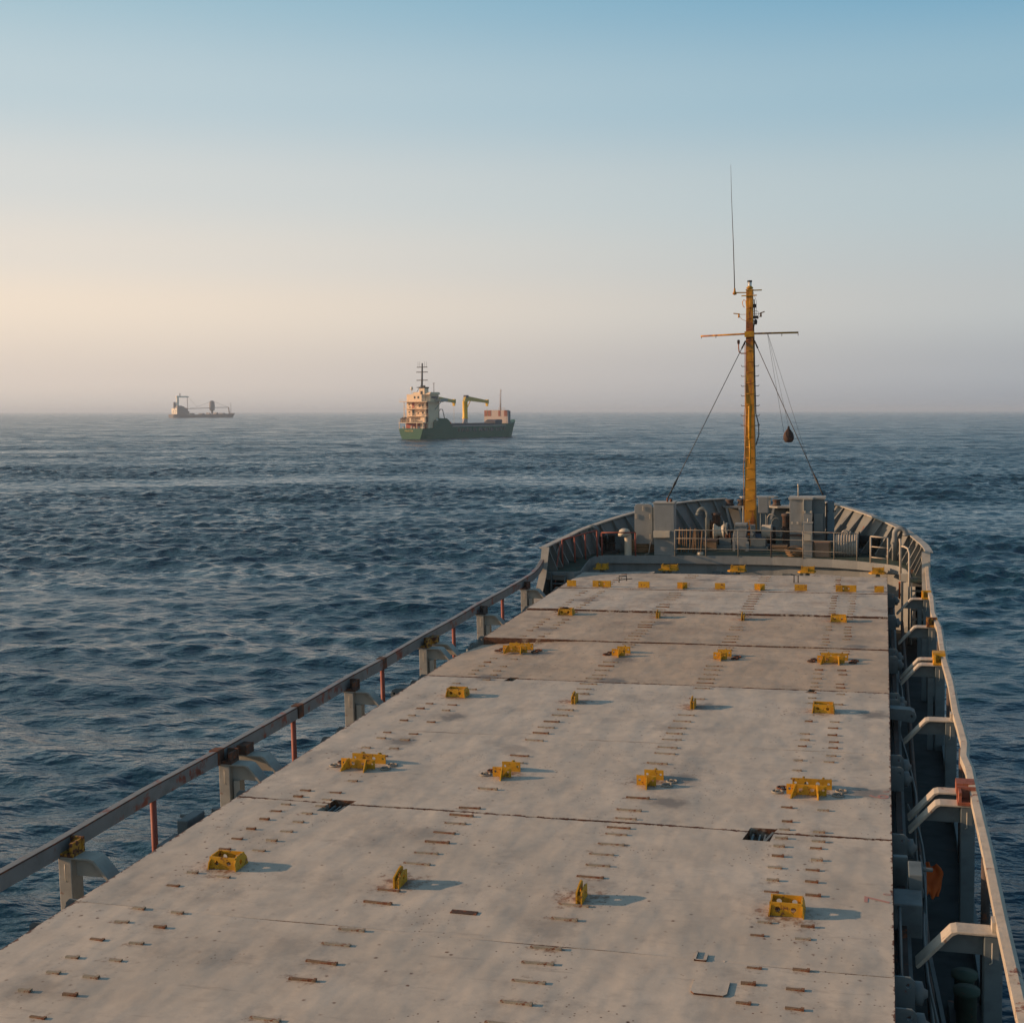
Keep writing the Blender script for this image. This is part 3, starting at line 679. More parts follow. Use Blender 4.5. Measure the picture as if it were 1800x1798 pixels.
    for v in bm.verts:
        q = 0
        for x, y, w_ in BR: q = max(q, .62 * math.exp(-(max(0, abs(v.co.x - x) - w_ / 2) ** 2 + (v.co.y - y) ** 2) / .016))
        for x, y in FT: q = max(q, 1.0 * math.exp(-((v.co.x - x) ** 2 * .6 + (v.co.y - y) ** 2) / .12))
        v[st_l] = q
        f0 = .13 if k in (1, 3) else 0; f1 = .13 if k in (0, 2) else 0
        e = min(abs(v.co.y - y0) + f0, abs(v.co.y - y1) + f1, abs(v.co.x - XR) * 1.6, abs(v.co.x - XL) * 1.6)
        hard = 1.0
        v[sl] = max(0, .80 - e * 2.8) if e > .001 else 1.12
        if (abs(v.co.y - y0) < .001 and f0) or (abs(v.co.y - y1) < .001 and f1): v[sl] = .74
        v.co -= og
    bm.to_mesh(me); bm.free(); me.materials.append(M["hatch2"] if k in (4, 5) else M["hatch"])
    o = bpy.data.objects.new("cover_plate", me); COL.objects.link(o); o.parent = cov; ORG[o.name] = tuple(og)
    for x, y, w_ in BR: lash_bar(cov, x, y, z + dip(x, y), w_, random.random() < (.5 if k < 2 else .35))

# fittings on the covers
def holeplate_x(mb, cx, y, z0, w_, h, t=.016, holes=(), cham=0.0, lean=0.0):
    """a plate standing across the ship, facing aft"""
    o_ = [(-w_ / 2, 0), (w_ / 2, 0), (w_ / 2, h - cham), (w_ / 2 - cham, h), (-w_ / 2 + cham, h), (-w_ / 2, h - cham)] if cham else [(-w_ / 2, 0), (w_ / 2, 0), (w_ / 2, h), (-w_ / 2, h)]
    mb.sheet(o_, [circ(u, v, r) for u, v, r in holes], t, lambda u, v, q: (cx + u, y + q + lean * v, z0 + v))
def wing(mb, x, y, z0, dy, h, t=.02, splay=0.0):
    """a gusset plate running fore and aft, tapering away from y"""
    s_ = 1 if dy > 0 else -1
    o_ = [(0, 0), (abs(dy), 0), (abs(dy) * .92, h * .25), (abs(dy) * .35, h * .93), (.02, h)]
    mb.sheet(o_, [], t, lambda u, v, q: (x + q + splay * u, y + s_ * u, z0 + v))
def fit_box(cov, cx, y, z):
    m = MB(); w_, dd, h = .44, .26, .17
    holeplate_x(m, cx, y, z, w_ - .05, h, holes=[(-.095, .085, .034), (.095, .085, .034)], t=.018)
    holeplate_x(m, cx, y + dd, z, w_ - .05, h, holes=[(-.095, .085, .034), (.095, .085, .034)], t=.018)
    for s_ in (-1, 1):
        m.sheet([(-.05, 0), (dd + .06, 0), (dd + .05, h * .6), (dd - .02, h + .01), (.04, h + .01), (-.04, h * .6)], [circ(dd / 2, .075, .04)], .018, lambda u, v, q, s_=s_: (cx + s_ * (w_ / 2 - .012) - s_ * (v * .14) + q, y + u, z + v))
    o = m.build("box_stacker", M["yellow"], cov)
    return o
def fit_fin(cov, cx, y, z):
    m = MB()
    m.sheet([(-.17, 0), (.17, 0), (.17, .18), (.11, .215), (.03, .205), (-.17, .15)], [circ(.02, .11, .033)], .022, lambda u, v, q: (cx - .035 + q, y + u, z + v))
    m.sheet([(-.17, 0), (.15, 0), (.15, .16), (.06, .18), (-.17, .14)], [circ(.02, .10, .03)], .018, lambda u, v, q: (cx + .03 + q, y + u, z + v))
    m.box(cx - .014, cx + .031, y - .14, y + .1, z, z + .10)
    return m.build("fin_stacker", M["yellow"], cov)
def fit_half(cov, cx, y, z, w_, nw, dirn, double):
    m = MB(); h = .165
    hs = [(-w_ / 2 + .05, .09, .022), (w_ / 2 - .05, .09, .022)] + ([(-.09, .085, .033), (.09, .085, .033)] if nw == 2 else [])
    holeplate_x(m, cx, y, z, w_, h, holes=hs, t=.018)
    xs = (-w_ / 4 + .0, w_ / 4) if nw == 2 else (0,)
    for x in xs:
        wing(m, cx + x, y if dirn < 0 else y + .018, z, dirn * .24, h + .02, splay=(-.35 if (x <= 0 and nw == 2) else .12) if dirn < 0 else .15)
    return m.build("angle_stacker", M["yellow"], cov)
def ring(cov, cx, y, z, m_="ivory", r=.085):
    m = MB(); m.torus((cx, y, z + .015), r, .014); m.tube([(cx - .03, y, z), (cx - .03, y, z + .04), (cx + .03, y, z + .04), (cx + .03, y, z)], .012, 6)
    return m.build("lashing_ring", M[m_], cov)
CX = (-8.72, -6.13, -3.68, -1.125)
for cx, f in zip(CX, (fit_box, fit_fin, fit_fin, fit_box)): f(covers[1], cx, 16.13, 0)
for cx, f in zip(CX, (fit_box, fit_fin, fit_fin, fit_box)): f(covers[3], cx, 26.55, 0)
for ci, yy in ((2, 21.12), (4, 31.42)):
    zz = lift[ci]
    for j, cx in enumerate(CX):
        w_, nw = (.62, 2) if j in (0, 3) else (.32, 1)
        fit_half(covers[ci], cx - .02, yy, zz, w_, nw, -1, True)
        fit_half(covers[ci], cx + .05, yy + .34, zz, w_, nw, 1, True)
        for s_ in ((-1, 1) if nw == 2 else ((-1,) if j == 1 else (1,))):
            ring(covers[ci], cx + s_ * (w_ / 2 + .16), yy + .05, zz, "gal" if ci == 2 else "rust"); ring(covers[ci], cx + s_ * (w_ / 2 + .15) + .05, yy + .27, zz, "gal" if s_ > 0 and ci == 2 else "rust")
for cx, f in zip((-8.72, -6.05, -3.7, -1.15), (fit_box, fit_fin, fit_fin, fit_box)): f(covers[5], cx, 36.75, lift[5])
# the row of upright plates
for cx, w_, kind in ((-9.72, .30, 0), (-8.72, .60, 2), (-7.35, .36, 0), (-6.12, .32, 1), (-4.93, .32, 0), (-3.70, .32, 1), (-2.44, .38, 0), (-1.08, .62, 2), (-.10, .28, 0)):
    m = MB(); zz = lift[7]; y = 41.95
    hs = [(-.08, .09, .02), (.08, .09, .02)] if kind == 2 else []
    holeplate_x(m, cx, y, zz, w_, .19, t=.03, holes=hs)
    if kind == 1: wing(m, cx, y, zz, -.22, .20, splay=.1)
    if kind == 2:
        for s_ in (-1, 1): holeplate_x(m, cx + s_ * w_ * .33, y - .04, zz, w_ * .32, .2, t=.04)
    m.build("stop_plate", M["yellow"], covers[7])
# latch pins and bars inside the bites
for cov, x0, x1, y, zz in ((covers[2], -8.45, -8.1, 19.2, 0), (covers[2], -1.87, -1.5, 19.2, 0), (covers[4], -8.1, -7.9, 28.5, 0)):
    m = MB()
    for f in (.15, .42, .62): m.box(x0 + (x1 - x0) * f, x0 + (x1 - x0) * f + .025, y - .28, y + .08, -.26, -.06)
    m.bar((x1 - .12, y - .34, -.05), (x1 - .02, y + .14, -.05), .035, .03)
    m.build("latch", M["teal"], cov)
# access plates and slots
m = MB(); m.sheet([(-1.97, 13.83), (-1.93, 13.78), (-1.62, 13.78), (-1.58, 13.83), (-1.58, 14.14), (-1.97, 14.14)], [], .02, lambda u, v, q: (u, v, q)); m.build("access_plate", M["hatch"], covers[0])
m = MB(); m.box(-2.04, -1.9, 14.62, 14.64, -.01, .02); m.box(-2.04, -2.02, 14.62, 14.86, -.01, .02); m.box(-1.92, -1.9, 14.62, 14.8, -.01, .02); m.build("weld_mark", M["hatch"], covers[1])
m = MB(); m.box(-5.18, -4.84, 15.34, 15.44, -.01, .012); m.build("rusted_slot", M["rust"], covers[1])
m = MB()
m.tube([(-8.28, 42.6, .11), (-8.28, 42.6, .32), (-8.05, 42.7, .32), (-8.05, 42.7, .16)], .02, 6); m.tube([(-8.28, 42.6, .2), (-7.9, 42.9, .2)], .015, 6); m.build("lifting_lug", M["wire"], covers[7])
m = MB(); m.tube([(-2.75, 43.6, .05), (-2.75, 43.6, .3)], .02, 6); m.tube([(-2.62, 43.6, .05), (-2.62, 43.6, .3)], .02, 6); m.build("lifting_lug", M["wire"], covers[7])
m = MB()
for i in range(5): m.tube([(-9.0 + .05 * i, 36.75, .1 + .03 * i), (-8.8 + .03 * i, 36.9, .22), (-8.55, 36.8 + .03 * i, .1)], .014, 5)
m.build("chain_end", M["rust"], covers[5])
# painted numbers, read from the starboard side deck
def number(txt, size, x, y, cov, z=.004):
    cu_ = bpy.data.curves.new("tmp_text", 'FONT'); cu_.body = txt; cu_.size = size
    t_ = bpy.data.objects.new("tmp_text", cu_); COL.objects.link(t_)
    bpy.context.view_layer.update(); dg = bpy.context.evaluated_depsgraph_get(); me = bpy.data.meshes.new_from_object(t_.evaluated_get(dg)); bpy.data.objects.remove(t_)
    me.materials.clear(); me.materials.append(M["mark"]); me.name = "painted_number"
    og = Vector(ORG[cov.name]); me.transform(Matrix.Translation(Vector((x, y, lift[covers.index(cov)] + z)) - og) @ Matrix.Rotation(math.radians(90), 4, 'Z'))
    o = bpy.data.objects.new("painted_number", me); COL.objects.link(o); o.parent = cov; ORG[o.name] = tuple(og); return o
number("7", .46, .11, 16.78, covers[1]); number("0", .14, .12, 17.08, covers[1])
number("6", .44, .11, 21.15, covers[2]); number("0", .14, .12, 21.5, covers[2])
# wheels, lugs and side fittings of the covers
def side_gear(cov, y, s, big=False):
    x0 = XC + s * 5.105; z = lift[covers.index(cov)]
    lug = MB()
    lug.sheet([(0, -.42), (0, 0.0), (.17, 0.0), (.22, -.05), (.22, -.42)], [circ(.15, -.1, .03)], .025, lambda u, v, q: (x0 + s * u, y + q, z + v - .03))
    lug.build("side_lug", M["teal"], cov)
    wh = MB(); wh.lathe([(0, .0), (.12, .0), (.13, .02), (.13, .09), (.06, .11), (.04, .15), (0, .15)] if s > 0 else [(0, 0), (.12, 0), (.13, -.02), (.13, -.09), (.06, -.11), (.04, -.15), (0, -.15)], (x0 + s * .21, y + .18, z - .28), 'x', 18)
    wh.tube([(x0, y + .18, z - .28), (x0 + s * .22, y + .18, z - .28)], .06, 10); wh.build("hatch_wheel", M["teal"], cov)
for s in (-1, 1):
    for ci, yy in ((0, 14.0), (1, 14.78), (2, 23.1), (3, 23.85), (2, 19.6), (3, 28.1), (4, 28.7), (4, 32.6), (5, 33.4), (6, 38.1), (7, 41.9)): side_gear(covers[ci], yy, s)
    m = MB(); x0 = XC + s * 5.11
    m.box(*sorted((x0, x0 + s * .36)), 17.3, 17.85, -.62, -.18); m.box(*sorted((x0 + s * .2, x0 + s * .38)), 17.95, 18.5, -.5, -.02); m.tube([(x0 + s * .2, 18.3, -.06), (x0 + s * .52, 18.3, -.06)], .03, 8); m.box(*sorted((x0, x0 + s * .2)), 18.7, 18.8, -.5, -.05)
    m.build("folding_cylinder_block", M["teal"], covers[1], bevel=.02)
    m = MB(); m.tube([(x0 + s * .08, 14.9, -.3), (x0 + s * .08, 17.3, -.22)], .02, 8); m.build("push_rod", M["teal"], covers[1])
    m = MB(); m.sheet([(0, -.1), (.45, -.16), (.52, -.06), (.48, .06), (.4, .1), (0, .12)], [circ(.43, -.02, .03)], .3, lambda u, v, q, s=s: (x0 + s * u, 27.6 + q, -.22 + v)); m.build("lifting_arm", M["teal"], covers[3])
# ------------------------------------------------------------------ side brackets and rails
def bracket(s, y, label, double=False, pad="yold", shape=0):
    xo = XC + s * 6.34
    t = thing("bracket_post", (xo - s * .2, y, DZ), label, "bracket post", "bracket posts along both ship sides")
    body = MB()
    body.box(*sorted((xo, xo - s * .21)), y - .14, y + .14, DZ, -.032)
    body.build("post", M["pale"] if s < 0 else M["teal"], t, bevel=.012)  # starboard post, leg and web in darker blue-grey: shade put into the colour
    if s < 0 and y > 20 or y > 30:
        lg = MB(); lg.box(*sorted((xo - s * .25, xo - s * .37)), y - .08, y + .1, DZ, -.312); lg.build("rear_leg", M["pale"] if s < 0 else M["teal"], t)
    for q in ((0, .62) if double else (0,)):
        ar = MB(); yy = y + q
        ar.prism([(s * v[0] + xo, v[1]) for v in ((.0, -.03), (.0, -.31), (-.50, -.31), (-.79, -.31), (-.56, -.05), (-.50, -.03))], 'y', yy - .012, yy + .012)
        ar.prism([(s * v[0] + xo, v[1]) for v in ((.0, -.31), (-.36, -.31), (-.36, -.27), (0, -.27))], 'y', yy + .012, yy + .03)
        ar.build("arm_web", M["pale"] if s < 0 else M["teal"], t)
        fl = MB()
        fl.prism([(s * v[0] + xo, v[1]) for v in ((.04, -.03), (-.50, -.03), (-.56, -.06), (-.92, -.47), (-.96, -.50), (-.98, -.47), (-.58, -.02), (-.51, .0), (.04, .0))], 'y', yy - .15, yy + .15)
        fl.build("arm_flange", M["pale"] if s < 0 else M["railw"], t, bevel=.006)
    pd = MB()
    if pad == "railw": pd.box(*sorted((xo - s * .12, xo + s * .06)), y - .1, y + .1, .0, .13)
    else: pd.box(*sorted((xo - s * .26, xo + s * .06)), y - .16, y + .14, .0, .05); pd.box(*sorted((xo - s * .24, xo - s * .20)), y - .15, y + .13, .05, .20)
    if pad != "railw": pd.box(*sorted((xo - s * .26, xo + s * .02)), y + .10, y + .14, .05, .22)
    if double: (MB().box(*sorted((xo - s * .25, xo + s * .03)), y + .45, y + .75, .0, .17)).build('second_clamp', M[pad], t)
    pd.build("clamp", M[pad], t)
    m = MB(); m.tube([(xo - s * .12, y - .16, -.10), (xo - s * .12, y - .16, -.34), (xo - s * .15, y - .16, -.36)], .008, 5); m.build("drain_pipe", M["ivory"], t)
    return t
bl = ["nearest", "second", "third", "fourth", "fifth", "sixth"]
for i, (y, dbl, pad) in enumerate(((16.25, 0, "yold"), (21.05, 1, "rust"), (26.8, 0, "rust"), (31.7, 1, "yold"), (36.7, 0, "brown"), (41.6, 0, "rust"))):
    bracket(-1, y, f"{bl[i]} bracket post from the near end under the left-hand rail" + (", with two arms" if dbl else ""), bool(dbl), pad)
for i, (y, dbl, pad) in enumerate(((16.25, 0, "railw"), (21.2, 1, "redp"), (26.5, 0, "railw"), (31.7, 1, "yellow"), (36.6, 0, "yold"), (41.3, 0, "yellow"))):
    M["redp"] = M.get("redp") or mat("faded_red_box", (.27, .085, .05), .7, var=.3, rust=.45, rust_scale=10, dirt=.4)
    bracket(1, y, f"{bl[i]} bracket post from the near end along the right-hand rail" + (", with two arms" if dbl else ""), bool(dbl), pad)
def wobble(y, s, a):
    return a * (math.sin(y * 1.3 + s) * .5 + math.sin(y * .53 + 2 * s) + .6 * math.sin(y * 2.7)) 
# left rail: a straight box channel on red pipes
xl_ = XC - 6.36
lr = thing("ship_rail", (xl_, 26, DZ), "heavy grey rail with rust patches on red posts along the left side", "rail")
m = MB(); ys = [8.0, 12, 16, 18.5, 21, 24.3, 27, 29, 31.8, 34.4, 36.8, 39.3, 41.8, 43.0, 43.8, 44.4]
zs = [.14, .12, .10, .14, .12, .11, .14, .12, .15, .13, .16, .15, .17, .19, .28, .46]
vs = []
for y, z in zip(ys, zs):
    w_ = wobble(y, -1, .012)
    vs += [(xl_ - .07 + w_, y, z - .12), (xl_ + .07 + w_, y, z - .12), (xl_ + .07 + w_, y, z + .13), (xl_ - .07 + w_, y, z + .13)]
n_ = len(ys); m.add(vs, [(i * 4 + k, i * 4 + (k + 1) % 4, i * 4 + 4 + (k + 1) % 4, i * 4 + 4 + k) for i in range(n_ - 1) for k in range(4)] + [(0, 1, 2, 3)])
m.build("rail_beam", M["rail"], lr, bevel=.015)
m = MB(); m.tube([(xl_ + .075, y, z + .125) for y, z in zip(ys, zs)], .012, 5); m.build("rail_lip", M["rust"], lr)
for y in (18.75, 24.1, 29.05, 34.5, 39.4, 13.2):
    p = MB(); p.tube([(xl_ - .01, y, DZ), (xl_ - .01, y, 0.02)], .052, 12); p.build("stanchion", M["red"], lr)
for y in (20.9, 24.3, 29.0, 12.4):
    p = MB(); p.box(xl_ - .085, xl_ + .085, y - .12, y + .12, -.0, .262); p.build("joint_sleeve", M["rust"], lr)
# right rail: buckled
xr_ = XC + 6.34
rr_ = thing("ship_rail", (xr_, 26, DZ), "pale buckled rail on brown posts along the right side", "rail")
KN = [(8, 0, 0), (12.4, .01, 0), (16.2, -.01, .01), (18.6, .015, 0), (21.2, 0, .01), (22.7, .02, -.01), (23.5, -.045, -.03), (24.25, .05, -.01), (25.3, .02, .02), (26.5, -.01, 0), (29.0, .03, .02), (31.7, -.02, 0), (34.2, .03, .015), (35.6, .06, .01), (36.6, .0, 0), (38.1, -.06, -.02), (39.2, -.02, 0), (40.6, .02, .02), (41.3, -.02, .02), (42.6, -.01, .03), (43.4, 0, .10), (44.0, 0, .22), (44.5, 0, .40)]
m = MB(); ys = [k_[0] for k_ in KN]; vs = []
for y, wx, wz in KN:
    wx *= .6
    wz += .02; hw = .07
    vs += [(xr_ - hw + wx, y, .0 + wz), (xr_ + hw + wx, y, -.03 + wz), (xr_ + hw + wx + .01, y, .10 + wz), (xr_ + .03 + wx, y, .14 + wz), (xr_ - hw + wx, y, .13 + wz)]
n_ = len(ys); m.add(vs, [(i * 5 + k, i * 5 + (k + 1) % 5, i * 5 + 5 + (k + 1) % 5, i * 5 + 5 + k) for i in range(n_ - 1) for k in range(5)] + [(0, 1, 2, 3, 4)], False)
m.build("rail_beam", M["railw"], rr_)
for y in (18.6, 24.2, 29.0, 34.2, 39.2):
    p = MB(); p.tube([(xr_ - .02, y, DZ), (xr_ - .02, y, .05)], .06, 12); p.build("stanchion", M["brown"], rr_)
# pipes and cables beside the coaming
def hose(name, pts, r, m_, label, cat, group=None):
    q = MB(); q.tube(pts, r, 8); o = q.build(name, M[m_], origin=pts[0]); return tag(o, label, cat, group)
hose("deck_pipe", [(.62, 8, -1.2), (.60, 20, -1.2), (.60, 32, -1.2), (.60, 44, -1.2)], .05, "brown", "long rusty pipe running beside the hatch on the right", "pipe")
cab = lambda x, seed, y0, y1: [(x + .06 * math.sin(seed + y * .9) + .10 * math.sin(seed * 2 + y * .31), y, -.95 - .18 * math.sin(seed + y * .65) ** 2) for y in np.arange(y0, y1, .5)]
hose("hydraulic_hose", cab(.52, 1, 8, 25), .022, "teal", "thin blue-grey hose sagging beside the hatch coaming, inner one", "hose", "hoses beside the hatch")
hose("hydraulic_hose", cab(.66, 2.2, 8, 22), .018, "teal", "thin blue-grey hose sagging beside the hatch coaming, middle one", "hose", "hoses beside the hatch")
hose("hydraulic_hose", cab(.50, 3.7, 20, 37), .022, "teal", "blue-grey hose beside the hatch, farther forward", "hose", "hoses beside the hatch")
m = MB(); m.bar((.62, 17.2, -1.9), (.95, 14.6, -1.95), .06, .06); m.bar((.52, 15.2, -1.0), (1.1, 11.2, -1.9), .05, .05); o = m.build("steel_bar", M["teal"], origin=(.6, 15, -2)); 
bpy.data.objects.remove(o)
for a_, b_, lb in (((.60, 17.6, -.9), (.98, 14.2, -1.92), "long steel rod leaning from the coaming to the side deck"), ((.45, 13.9, -.7), (1.02, 10.2, -1.9), "nearest steel rod leaning against the hatch coaming")):
    m = MB(); m.bar(a_, b_, .05, .05); tag(m.build("steel_rod", M["teal"], origin=b_), lb, "rod")
# orange cloth hung by the coaming
m = MB(); pts = []
nu, nv = 9, 10; vs = []
for i in range(nu):
    for j in range(nv):
        u, v = i / (nu - 1), j / (nv - 1); wd = .14 + .30 * math.sin(math.pi * min(1, v * 1.15)) * (.6 + .4 * v)
        vs.append((.74 + (u - .5) * wd * 1.1 + .03 * math.sin(9 * v), 21.3 - .25 * v + .04 * math.sin(u * 11 + v * 5), -1.05 - .42 * v + .04 * math.sin(u * 7)))
m.add(vs, [(i * nv + j, i * nv + j + 1, (i + 1) * nv + j + 1, (i + 1) * nv + j) for i in range(nu - 1) for j in range(nv - 1)], True)
o = m.build("orange_jacket", M["orange"], origin=(.74, 21.2, -1.4)); sm = o.modifiers.new("thick", 'SOLIDIFY'); sm.thickness = .03
tag(o, "crumpled orange jacket hanging over the dark side deck", "jacket")
for x, y, lb in ((1.05, 14.6, "nearer dark green bollard on the right side deck"), (1.08, 18.0, "farther dark green bollard on the right side deck")):
    t = thing("side_bollard", (x, y, DZ), lb, "bollard")
    m = MB(); m.box(x - .2, x + .2, y - .45, y + .45, DZ, DZ + .08); m.build("base", M["black"], t)
    for dy in (-.25, .25): m = MB(); m.lathe([(0, DZ + .08), (.13, DZ + .08), (.13, DZ + .5), (.17, DZ + .52), (.17, DZ + .58), (0, DZ + .6)], (x, y + dy, 0)); m.build("post", M["deck"], t)

# ------------------------------------------------------------------ pedestals in front of the hatch
def pedestal(x0, x1, label, fl=0):
    x = (x0 + x1) / 2; y = 46.75
    t = thing("container_pedestal", (x, y, DZ), label, "pedestal", "yellow-topped pedestals before the forecastle wall")
    m = MB(); m.box(x - .07, x + .07, y - .07, y + .07, DZ, -.02); m.build("post", M["teal"], t)
    if fl:
        m = MB(); m.box(x - .26, x - .16, y + .0, y + .1, DZ, -.02); m.build("post", M["teal"], t)
    m = MB(); m.prism([(x0 - .1, y - .14), (x0, y - .26), (x1, y - .26), (x1 + .06, y), (x1, y + .26), (x0, y + .26)], 'z', -.03, .012)
    m.box(x0 + .02, x0 + (x1 - x0) * .55, y - .22, y - .19, .012, .19); m.box(x0 + (x1 - x0) * .55, x1, y - .10, y - .07, .012, .18); m.box(x0 + .02, x0 + .05, y - .19, y + .2, .012, .17); m.box(x1 - .03, x1, y - .07, y + .2, .012, .17)
    m.build("top_plate", M["yellow"], t)
for (a_, b_, f), lb in zip(((-9.9, -9.5, 0), (-7.55, -6.98, 1), (-5.12, -4.62, 1), (-2.72, -2.26, 1), (-.36, .05, 0)), ("leftmost", "second from left", "middle", "second from right", "rightmost")):
    pedestal(a_, b_, f"{lb} of five yellow-topped pedestals before the forecastle wall", f)

# ------------------------------------------------------------------ forecastle gear
def pipe_rail(name, posts, z0s, h, mids, m_, label, r=.022, group=None, mpost=None):
    t = thing(name, (posts[0][0], posts[0][1], z0s[0]), label, "railing", group)
    for i, (p, z) in enumerate(zip(posts, z0s)):
        q = MB(); q.tube([(p[0], p[1], z), (p[0], p[1], z + h)], r * 1.15, 8); q.build("post", M[mpost[i]] if mpost else M[m_], t)
    for f in [1.0] + mids:
        q = MB(); q.tube([(p[0], p[1], z + h * f) for p, z in zip(posts, z0s)], r if f == 1 else r * .7, 8); q.build("top_rail" if f == 1 else "mid_rail", M[m_], t)
    return t
pipe_rail("forecastle_railing", [(-7.30, 48.3), (-6.18, 48.32), (-5.02, 48.36), (-3.85, 48.3), (-2.72, 48.08), (-1.64, 47.85), (-.86, 47.62)], [.27] * 7, .95, [.68, .28], "gal", "pale pipe railing along the forecastle edge, one post rusty brown", mpost=["gal", "gal", "gal", "brown", "gal", "gal", "gal"], r=.018)
pipe_rail("guard_gate", [(-.40, 47.36), (.17, 47.1)], [.24, .22], .92, [.62, .22], "railw", "short two-post guard frame at the right of the forecastle edge", r=.026)
pipe_rail("red_railing", [(-10.95, 45.9), (-10.68, 46.7), (-10.42, 47.3), (-10.12, 47.95)], [.12, .16, .2, .25], .98, [], "red", "sloping red railing above the left forecastle ladder", r=.028)
pipe_rail("red_guard", [(-9.98, 48.12), (-8.74, 48.2)], [.26, .27], .86, [], "red", "square red guard rail beside the mushroom vent", r=.026)
hose("red_handrail", [(-10.95, 45.9, .95), (-10.97, 45.6, .9), (-10.99, 45.2, .3), (-11.0, 44.9, -.4), (-11.0, 44.7, -1.4)], .025, "red", "red handrail going down beside the left ladder", "handrail")
def ladder(x0, x1, y, z0, z1, label, m_="teal", lean=.35):
    t = thing("deck_ladder", ((x0 + x1) / 2, y, z0), label, "ladder")
    for x in (x0, x1): q = MB(); q.bar((x, y - lean, z0), (x, y, z1), .05, .09); q.build("stringer", M[m_], t)
    n = int((z1 - z0) / .27)
    for k in range(n):
        f = (k + .7) / n; q = MB(); q.box(x0, x1, y - lean * (1 - f) - .1, y - lean * (1 - f) + .1, z0 + (z1 - z0) * f - .015, z0 + (z1 - z0) * f + .015); q.build("step", M[m_], t)
ladder(-11.06, -10.58, 44.75, DZ, .12, "shaded steel ladder from the side deck up to the left forecastle wing", "teal")
ladder(.90, 1.28, 44.72, DZ, .1, "steel ladder from the side deck up to the right forecastle wing", "pale")
t = thing("ladder_handrail", (.8, 44.45, DZ), "tall pale bent handrail at the head of the right ladder", "handrail")
q = MB(); q.tube([(.82, 44.4, DZ), (.82, 44.4, .95), (.78, 44.5, 1.1), (.68, 44.65, 1.14), (.58, 44.8, 1.14)], .032, 10); q.build("bent_pipe", M["railw"], t)
q = MB(); q.tube([(.56, 44.8, .05), (.55, 44.8, 1.25), (.53, 44.8, 1.38)], .04, 10); q.build("post", M["railw"], t)
q = MB(); q.box(.56, .80, 44.55, 44.68, .02, .27); q.build("lamp_box", M["ivory"], t)
q = MB(); q.box(.50, .56, 44.6, 44.66, -.55, .0); q.build("red_strap", M["orange"], t)
t = thing("wing_platform", (1.08, 44.9, 0), "small grating platform edge under the right forecastle wing", "platform")
q = MB(); q.box(.86, 1.40, 44.35, 44.88, .03, .08); q.build("grating", M["deck"], t)
for x in (.9, 1.32): q = MB(); q.bar((x, 44.4, -.9), (x, 44.4, .03), .04, .04); q.build("leg", M["pale"], t)
# towers
t = thing("vent_tower", (-7.72, 48.75, .2), "square grey vent tower with the left mast stay on top", "vent tower")
q = MB(); q.box(-8.10, -7.36, 48.5, 49.1, .1, 2.17); q.build("casing", M["grey"], t, bevel=.01)
q = MB(); q.box(-8.13, -7.33, 48.47, 49.13, 2.17, 2.215); q.build("lid", M["pale"], t)
q = MB(); q.box(-8.10, -7.50, 48.34, 48.5, .93, 1.17); q.box(-7.68, -7.5, 48.32, 48.34, .95, 1.15); q.build("lamp_box", M["ivory"], t)
q = MB(); q.tube([(-7.62, 48.7, 2.2), (-7.62, 48.7, 2.36)], .035, 8); q.tube([(-7.5, 48.8, 2.2), (-7.5, 48.8, 2.32)], .05, 8); q.build("lug", M["rust"], t)
t = thing("steel_door", (-8.56, 49.0, .7), "grey round-cornered steel door standing open beside the vent tower", "door")
q = MB(); q.prism([(-8.90, .62), (-8.24, .62), (-8.24, 1.98), (-8.27, 2.07), (-8.35, 2.11), (-8.79, 2.11), (-8.87, 2.07), (-8.90, 1.98)], 'y', 48.98, 49.04); q.build("door_leaf", M["grey"], t, bevel=.008)
q = MB(); q.box(-8.27, -8.10, 49.0, 49.06, .6, 2.0); q.build("frame_edge", M["teal"], t)
for x, z in ((-8.84, 1.65), (-8.32, 1.65), (-8.32, .9), (-8.84, .9), (-8.58, 1.95)):
    q = MB(); q.bar((x, 48.95, z - .09), (x, 48.95, z + .09), .03, .03); q.build("dog_handle", M["ivory"], t)
t = thing("locker_tower", (-2.65, 49.4, .25), "large grey locker tower with the right mast stay on its lid", "locker")
q = MB(); q.box(-3.26, -2.47, 49.3, 50.1, .2, 2.26); q.build("casing", M["grey"], t, bevel=.01)
q = MB(); q.box(-2.47, -2.04, 49.55, 50.1, .2, 2.26); q.build("side_casing", M["teal"], t, bevel=.01)
q = MB(); q.prism([(-3.3, 49.24), (-2.44, 49.24), (-2.4, 49.46), (-2.0, 49.48), (-2.0, 50.15), (-3.3, 50.15)], 'z', 2.26, 2.33); q.build("lid", M["pale"], t)
q = MB(); q.prism([(-2.86, 1.0), (-2.5, 1.0), (-2.44, 1.83), (-2.78, 1.83)], 'y', 49.2, 49.24); q.build("hatch_leaf", M["grey"], t)
q = MB(); q.box(-2.79, -2.75, 49.2, 49.3, .3, 2.26); q.build("edge_strip", M["ivory"], t)
for x, z in ((-3.17, 1.42), (-2.98, 1.42), (-2.72, 1.82), (-2.5, 1.82)): q = MB(); q.box(x - .03, x + .03, 49.17, 49.22, z - .04, z + .04); q.build("hinge", M["ivory"], t)
q = MB(); q.box(-3.28, -2.5, 49.22, 49.3, .93, 1.0); q.build("ledge", M["brown"], t)
q = MB(); q.box(-2.4, -2.09, 49.3, 49.54, 1.0, 1.76); q.build("fuse_box", M["teal"], t)
